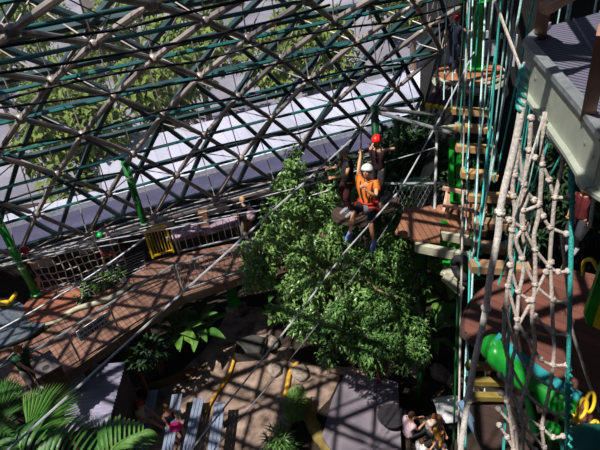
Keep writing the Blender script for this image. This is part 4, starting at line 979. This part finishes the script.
# the zip line rider
f=V((-.45,-.89,0)).normalized(); rg=V((-f.y,f.x,0))*-1.0; rg=f.cross(V((0,0,1)))
pel=D(368,203,RID); 
def rel(p,pel,f):
    d=V(p)-V(pel); rg=f.cross(V((0,0,1))); return (d.dot(rg),d.dot(f),d.z)
r1,I=person('person in an orange shirt and grey helmet riding the zip line with one arm raised',pel,f,1.68,
  rel(D(361,150,RID-.02),pel,f),(-.06,.26,.46),rel(D(350,233,RID-.12),pel,f),rel(D(374,241,RID+.05),pel,f),lean=-.08,
  shirt=('orange_shirt',(.80,.19,.02)),sleeve=.55,legs=('black_shorts',(.012,.012,.016)),leglen=.5,shoes=('blue_shoes',(.22,.32,.70)),head=('helmet','pale_grey_helmet',(.74,.75,.76)),look=-.45,skin=m_skin2,hk=(0,.3,-.6),kk=(0,1,.1),sub=2)
k=I['k'];t=I['t']
h=MB(); n=20
def ring(c,rx,ry,rr,mb,tilt=0):
    mb.tube([c+I['T'].to_3x3()@V((rx*math.cos(2*PI*i/n),ry*math.sin(2*PI*i/n),tilt*math.cos(2*PI*i/n))) for i in range(n+1)],rr,6)
m_red=mat('red_webbing',(.65,.03,.02),.6,var=.2); m_web=mat('black_webbing',(.02,.02,.025),.7)
ring(t(0,0,.06),.185*k,.142*k,.022*k,h); h.build('waist_belt',m_red,r1)
for (hi,kn,an,*_),s in zip(I['lg'],(1,-1)):
    mb=MB(); c=hi.lerp(kn,.28); d=(kn-hi).normalized(); x,y=frame(d); mb.tube([c+(x*math.cos(2*PI*i/n)+y*math.sin(2*PI*i/n))*.105*k for i in range(n+1)],.02*k,6); mb.build('leg_loop',m_red,r1)
for s in(-1,1): MB().tube(spline([t(.03*s,.14,.05),t(.09*s,.15,.25),t(.12*s,.09,.46),t(.11*s,-.06,.47),t(.03*s,-.15,.2)],4),.014*k,5).build('shoulder_strap',m_web,r1)
gb_=MB()
for q in range(5): gb_.tube([t(.02*(q-2),.17,.04),t(.03*(q-2),.20,-.06-.02*q)],.013*k,6)
gb_.build('gear_bunch',m_galv,r1)
MB().tube([t(-.17,.02,.02),t(-.21,.03,-.12),t(-.18,.06,-.22)],.04*k,8).build('red_pouch',m_red,r1)
tr=empty('zip_trolley',TR,'small pulley trolley with a hanging strap above the rider','pulley')
MB().box((0,0,-.0),(.10,.03,.08)).build('body',m_galv,tr)
for s in(-1,1): MB().tube([(s*.03,-.02,.02),(s*.03,.02,.02)],.025,10).build('wheel',m_black,tr)
MB().tube([(0,0,-.04),D(361,139,RID)-TR,D(361,150,RID-.03)-TR],.016,6).build('strap',mat('tan_strap',(.45,.22,.12),.7),tr)
lan=[D(361,150,RID-.03),D(364,172,RID-.3),D(366,198,RID-.25)]
cable('safety_lanyard','dark safety lanyard from the trolley to the orange rider',lan,.009,m_web,'strap')
def stand(label,pel,f,H,**kw):
    f=V((*f,0)).normalized(); k=H/1.7; d=dict(rh=(.24*k,.02,-.12*k),lh=(-.24*k,.02,-.12*k),rf=(.10*k,.03,-.84*k),lf=(-.10*k,-.02,-.84*k)); d.update(kw)
    return person(label,pel,f,H,**d)
def up(p,z): q=V(p); q.z+=z; return q
# guide on the far platform
q=up(PA,0)+V((-.48,.0,.92*1.5/1.7))
stand('guide in a navy shirt and red helmet standing on the far round platform',q,(.6,.5),1.50,rh=(.28,.38,.25),lh=(-.30,.05,-.1),shirt=('navy_cloth',(.012,.016,.045)),legs=('navy_trousers',(.02,.03,.09)),leglen=.95,head=('helmet','red_helmet',(.70,.02,.02)))
# woman in black with a backpack
fz=G(251,242,3.0); q=up(fz,.92)
rw,I2=stand('woman in a black top and pale trousers with a pink backpack at the boardwalk railing',q,(-.55,.75),1.70,rh=(.25,.20,.02),lh=(-.30,.28,.12),shirt=('black_top',(.015,.012,.02)),sleeve=.3,legs=('khaki_trousers',(.20,.17,.12)),leglen=.95,head=('hair','blond_tied_hair',(.42,.26,.11)))
bk=empty('backpack',rw.matrix_basis@I2['t'](.05,-.24,.12),'pink and grey backpack on the back of the woman in black','backpack',rz=rw.rotation_euler.z)
MB().ball((0,0,.12),(.15,.10,.22),14,10).build('bag',mat('pink_bag',(.62,.22,.28),.7,col2=(.55,.45,.50),scale=9),bk,True); MB().ball((0,-.09,.05),(.10,.04,.10),10,6).build('pocket',mat('grey_pocket',(.3,.28,.32),.7),bk,True)
for s in(-1,1): MB().tube(spline([(s*.08,.07,.3),(s*.10,.20,.36),(s*.12,.33,.2),(s*.10,.3,.02),(s*.09,.08,-.05)],4),.015,5).build('strap',m_web,bk)
# child on the rope net
q=nb.lerp(na,.13)+V((.0,-.22,.80))
f2=V((N_.x,N_.y,0))
person('child in a green helmet and red and white shorts climbing the rope net',q,f2,1.35,(.22,.20,.78),(-.16,.20,.86),(.16,.10,-.62),(-.22,.10,-.56),shirt=('dark_tee',(.06,.06,.09)),sleeve=.5,legs=('red_shorts',(.65,.08,.06)),leglen=.42,shoes=('white_shoes',(.6,.6,.62)),head=('helmet','green_helmet',(.01,.42,.10)),look=.3,skin=m_skin)
# person with the red helmet at the left pole
q=G(45,293,3.12)+V((-.15,.05,.92))
stand('person in a red helmet holding the net beside the bright green pole',q,(.9,.1),1.62,rh=(.12,.50,.30),lh=(-.15,.50,.42),lean=.15,shirt=('dark_shirt',(.03,.03,.045)),legs=('dark_shorts',(.04,.03,.035)),leglen=.4,head=('helmet','dull_red_helmet',(.45,.02,.03)),shoes=('pink_shoes',(.45,.20,.17)))
# person in green at the counter
q=G(24,366,3.92)
stand('person in a dark green shirt with wavy brown hair leaning on the grey box counter',q,(.85,-.5),1.68,rh=(.10,.55,.12),lh=(-.18,.30,.0),lean=.25,shirt=('bottle_green_shirt',(.01,.075,.035)),sleeve=.5,legs=('grey_trousers',(.10,.09,.10)),leglen=.95,head=('hair','auburn_long_hair',(.28,.10,.03)))
# red helmet beside the dark pole
ft=D(379,200,12.8); 
stand('person in a red helmet reaching up beside the dark green pole',up(ft,.90),(-.4,-.5),1.60,rh=(.02,.20,.62),lh=(-.26,.18,.55),shirt=('plum_shirt',(.028,.010,.014)),sleeve=.5,legs=('dark_trousers',(.03,.03,.04)),leglen=.95,head=('helmet','bright_red_helmet',(.80,.02,.015)))
ft=G(350,212,ft.z)
stand('person in a pale cap and dark shirt beside the tree left of the rider',up(ft,.90),(-.8,-.2),1.65,rh=(.15,.35,.25),lh=(-.15,.35,.2),shirt=('dim_shirt',(.018,.018,.024)),legs=('dark_red_trousers',(.05,.01,.01)),leglen=.95,head=('cap','pale_cap',(.35,.36,.42)),skin=m_skin2)
zs=D(379,200,12.8).z; c=G(379,199,zs-.02)
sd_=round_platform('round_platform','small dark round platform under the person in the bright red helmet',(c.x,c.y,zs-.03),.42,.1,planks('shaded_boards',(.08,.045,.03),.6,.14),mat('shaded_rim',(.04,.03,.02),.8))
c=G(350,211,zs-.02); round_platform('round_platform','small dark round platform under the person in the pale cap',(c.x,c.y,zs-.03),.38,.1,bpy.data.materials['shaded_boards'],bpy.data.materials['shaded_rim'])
for q,lb in ((G(425,226,ZU),'left'),(G(470,222,ZU),'right')):
    o=MB().tube([(0,0,0),(0,0,q.z-.08)],.09,8).build('support_pole',m_dgreen); o.location=(q.x,q.y,0); tag(o,'%s dark green pole holding up the orange-brown raised deck'%lb,'pole')
# seated people on the benches
q=G(143,420,.46); q.z=.60
f=(.95,-.2)
stand('person in a crimson cap and pale yellow top sitting on the leftmost bench',q,f,1.45,rh=(.12,.32,.05),lh=(-.12,.34,.05),rf=(.12,.62,-.30),lf=(-.10,.58,-.34),lean=.1,shirt=('pale_yellow_top',(.62,.52,.32)),legs=('white_shorts',(.6,.6,.66)),leglen=.3,head=('cap','crimson_cap',(.50,.01,.05)),kk=(0,.4,1))
q=G(172,424,.5); q.z=.60
stand('woman in a black sleeveless top sitting with a pink bag on her lap',q,(.55,-.75),1.60,rh=(.14,.36,.02),lh=(-.12,.36,.02),rf=(.10,.45,-.42),lf=(-.10,.45,-.42),shirt=('black_tank_top',(.015,.012,.018)),sleeve=.05,legs=('navy_shorts',(.02,.02,.05)),leglen=.35,head=('hair','auburn_long_hair',(.28,.10,.03)),kk=(0,.4,1))
o=MB().ball((0,0,0),(.19,.15,.11),14,8).build('pink_bag',mat('hot_pink',(.80,.02,.22),.6),None,True); o.location=q+V((.2,-.3,.16)); tag(o,'bright pink bag on the lap of the woman in black','bag')
# group at the lower right
fl=.1
q=G(409,440,.0); q.z=.72+.15
stand('woman in a pale pink shirt and black trousers sitting at the lower right table',G(408,446,.0)+V((0,0,.60)),(.8,.35),1.65,rh=(.10,.40,.18),lh=(-.10,.42,.22),rf=(.12,.42,-.42),lf=(-.10,.40,-.42),lean=.1,shirt=('pale_pink_shirt',(.62,.42,.48)),legs=('black_cloth',(.012,.012,.014)),leglen=.95,head=('hair','dark_brown_hair',(.07,.03,.015)),kk=(0,.4,1))
stand('woman with long brown hair bending over the child in orange',G(430,440,.0)+V((0,0,.62)),(.35,-.75),1.62,rh=(.10,.42,.12),lh=(-.12,.42,.1),rf=(.12,.42,-.42),lf=(-.10,.40,-.42),lean=.3,shirt=('cream_blouse',(.50,.42,.38)),legs=('dark_trousers',(.03,.03,.04)),leglen=.95,head=('hair','brown_long_hair',(.18,.07,.03)),kk=(0,.4,1))
stand('small child in orange clothes standing by the woman with long brown hair',G(437,452,.0)+V((0,0,.66)),(-.4,-.6),1.05,shirt=('amber_shirt',(.75,.33,.05)),legs=('amber_shorts',(.6,.25,.04)),leglen=.5,head=('hair','fair_hair',(.45,.28,.12)))
stand('child in a white shirt at the bottom edge left of the stroller',G(420,466,.0)+V((0,0,.62)),(.5,.3),1.15,rh=(.15,.3,.2),lh=(-.15,.25,.2),shirt=('white_shirt',(.72,.72,.74)),legs=('navy_trousers',(.02,.03,.09)),leglen=.9,head=('hair','brown_hair',(.10,.05,.02)))
stand('child in a white top at the bottom edge below the stroller canopy',G(443,470,.0)+V((0,0,.60)),(-.6,.2),1.10,shirt=('white_top',(.75,.75,.78)),legs=('grey_shorts',(.2,.2,.22)),leglen=.5,head=('hair','dark_hair',(.05,.03,.02)))
# far right
stand('person in a dark red top in the shade behind the net at far right',D(580,215,11.5),(-.7,-.5),1.65,shirt=('dark_red_top',(.12,.015,.02)),legs=('dim_trousers',(.04,.04,.05)),leglen=.95,head=('hair','auburn_hair',(.25,.09,.04)),skin=m_skin2)
# table and stroller of the group
tb_.location=G(392,432,.0); MB().lathe([(.36,.70),(.38,.72),(.38,.745),(.001,.745)],(0,0,0),24).build('tabletop',mat('dark_table_top',(.025,.022,.028),.5),tb_); MB().tube([(0,0,0),(0,0,.7)],.06,8).build('leg',m_black,tb_); MB().lathe([(.3,0),(.28,.04)],(0,0,0),16).build('base',m_black,tb_)
st_=empty('stroller',G(446,428,0),'stroller with a white cloth canopy right of the woman with long brown hair','stroller')
cn=MB(); nn=10; vs=[]
for i in range(nn+1):
    a=PI*i/nn
    for j in range(7):
        b=(j/6-.5)*.9; vs.append(V((b*.75,.38*math.cos(a)*math.cos(b),.80+.30*math.sin(a)*math.cos(b*.8))))
k_=len(vs); vs+=[v-V((0,0,.02)) for v in vs]
fs=[(i*7+j,i*7+j+1,(i+1)*7+j+1,(i+1)*7+j) for i in range(nn) for j in range(6)]; fs+=[tuple(reversed([q+k_ for q in f])) for f in fs]
cn.add(vs,fs).build('canopy',m_white,st_,True)
MB().box((0,0,.5),(.40,.6,.25)).build('seat',m_web,st_)
for sx in(-.25,.25):
    MB().tube([(sx,-.45,1.0),(sx,0,.5),(sx,.35,.1)],.014,5).build('frame',m_galv,st_)
    for sy in (-.3,.35): MB().tube([(sx-.02,sy,.12),(sx+.02,sy,.12)],.12,14).build('wheel',m_black,st_)
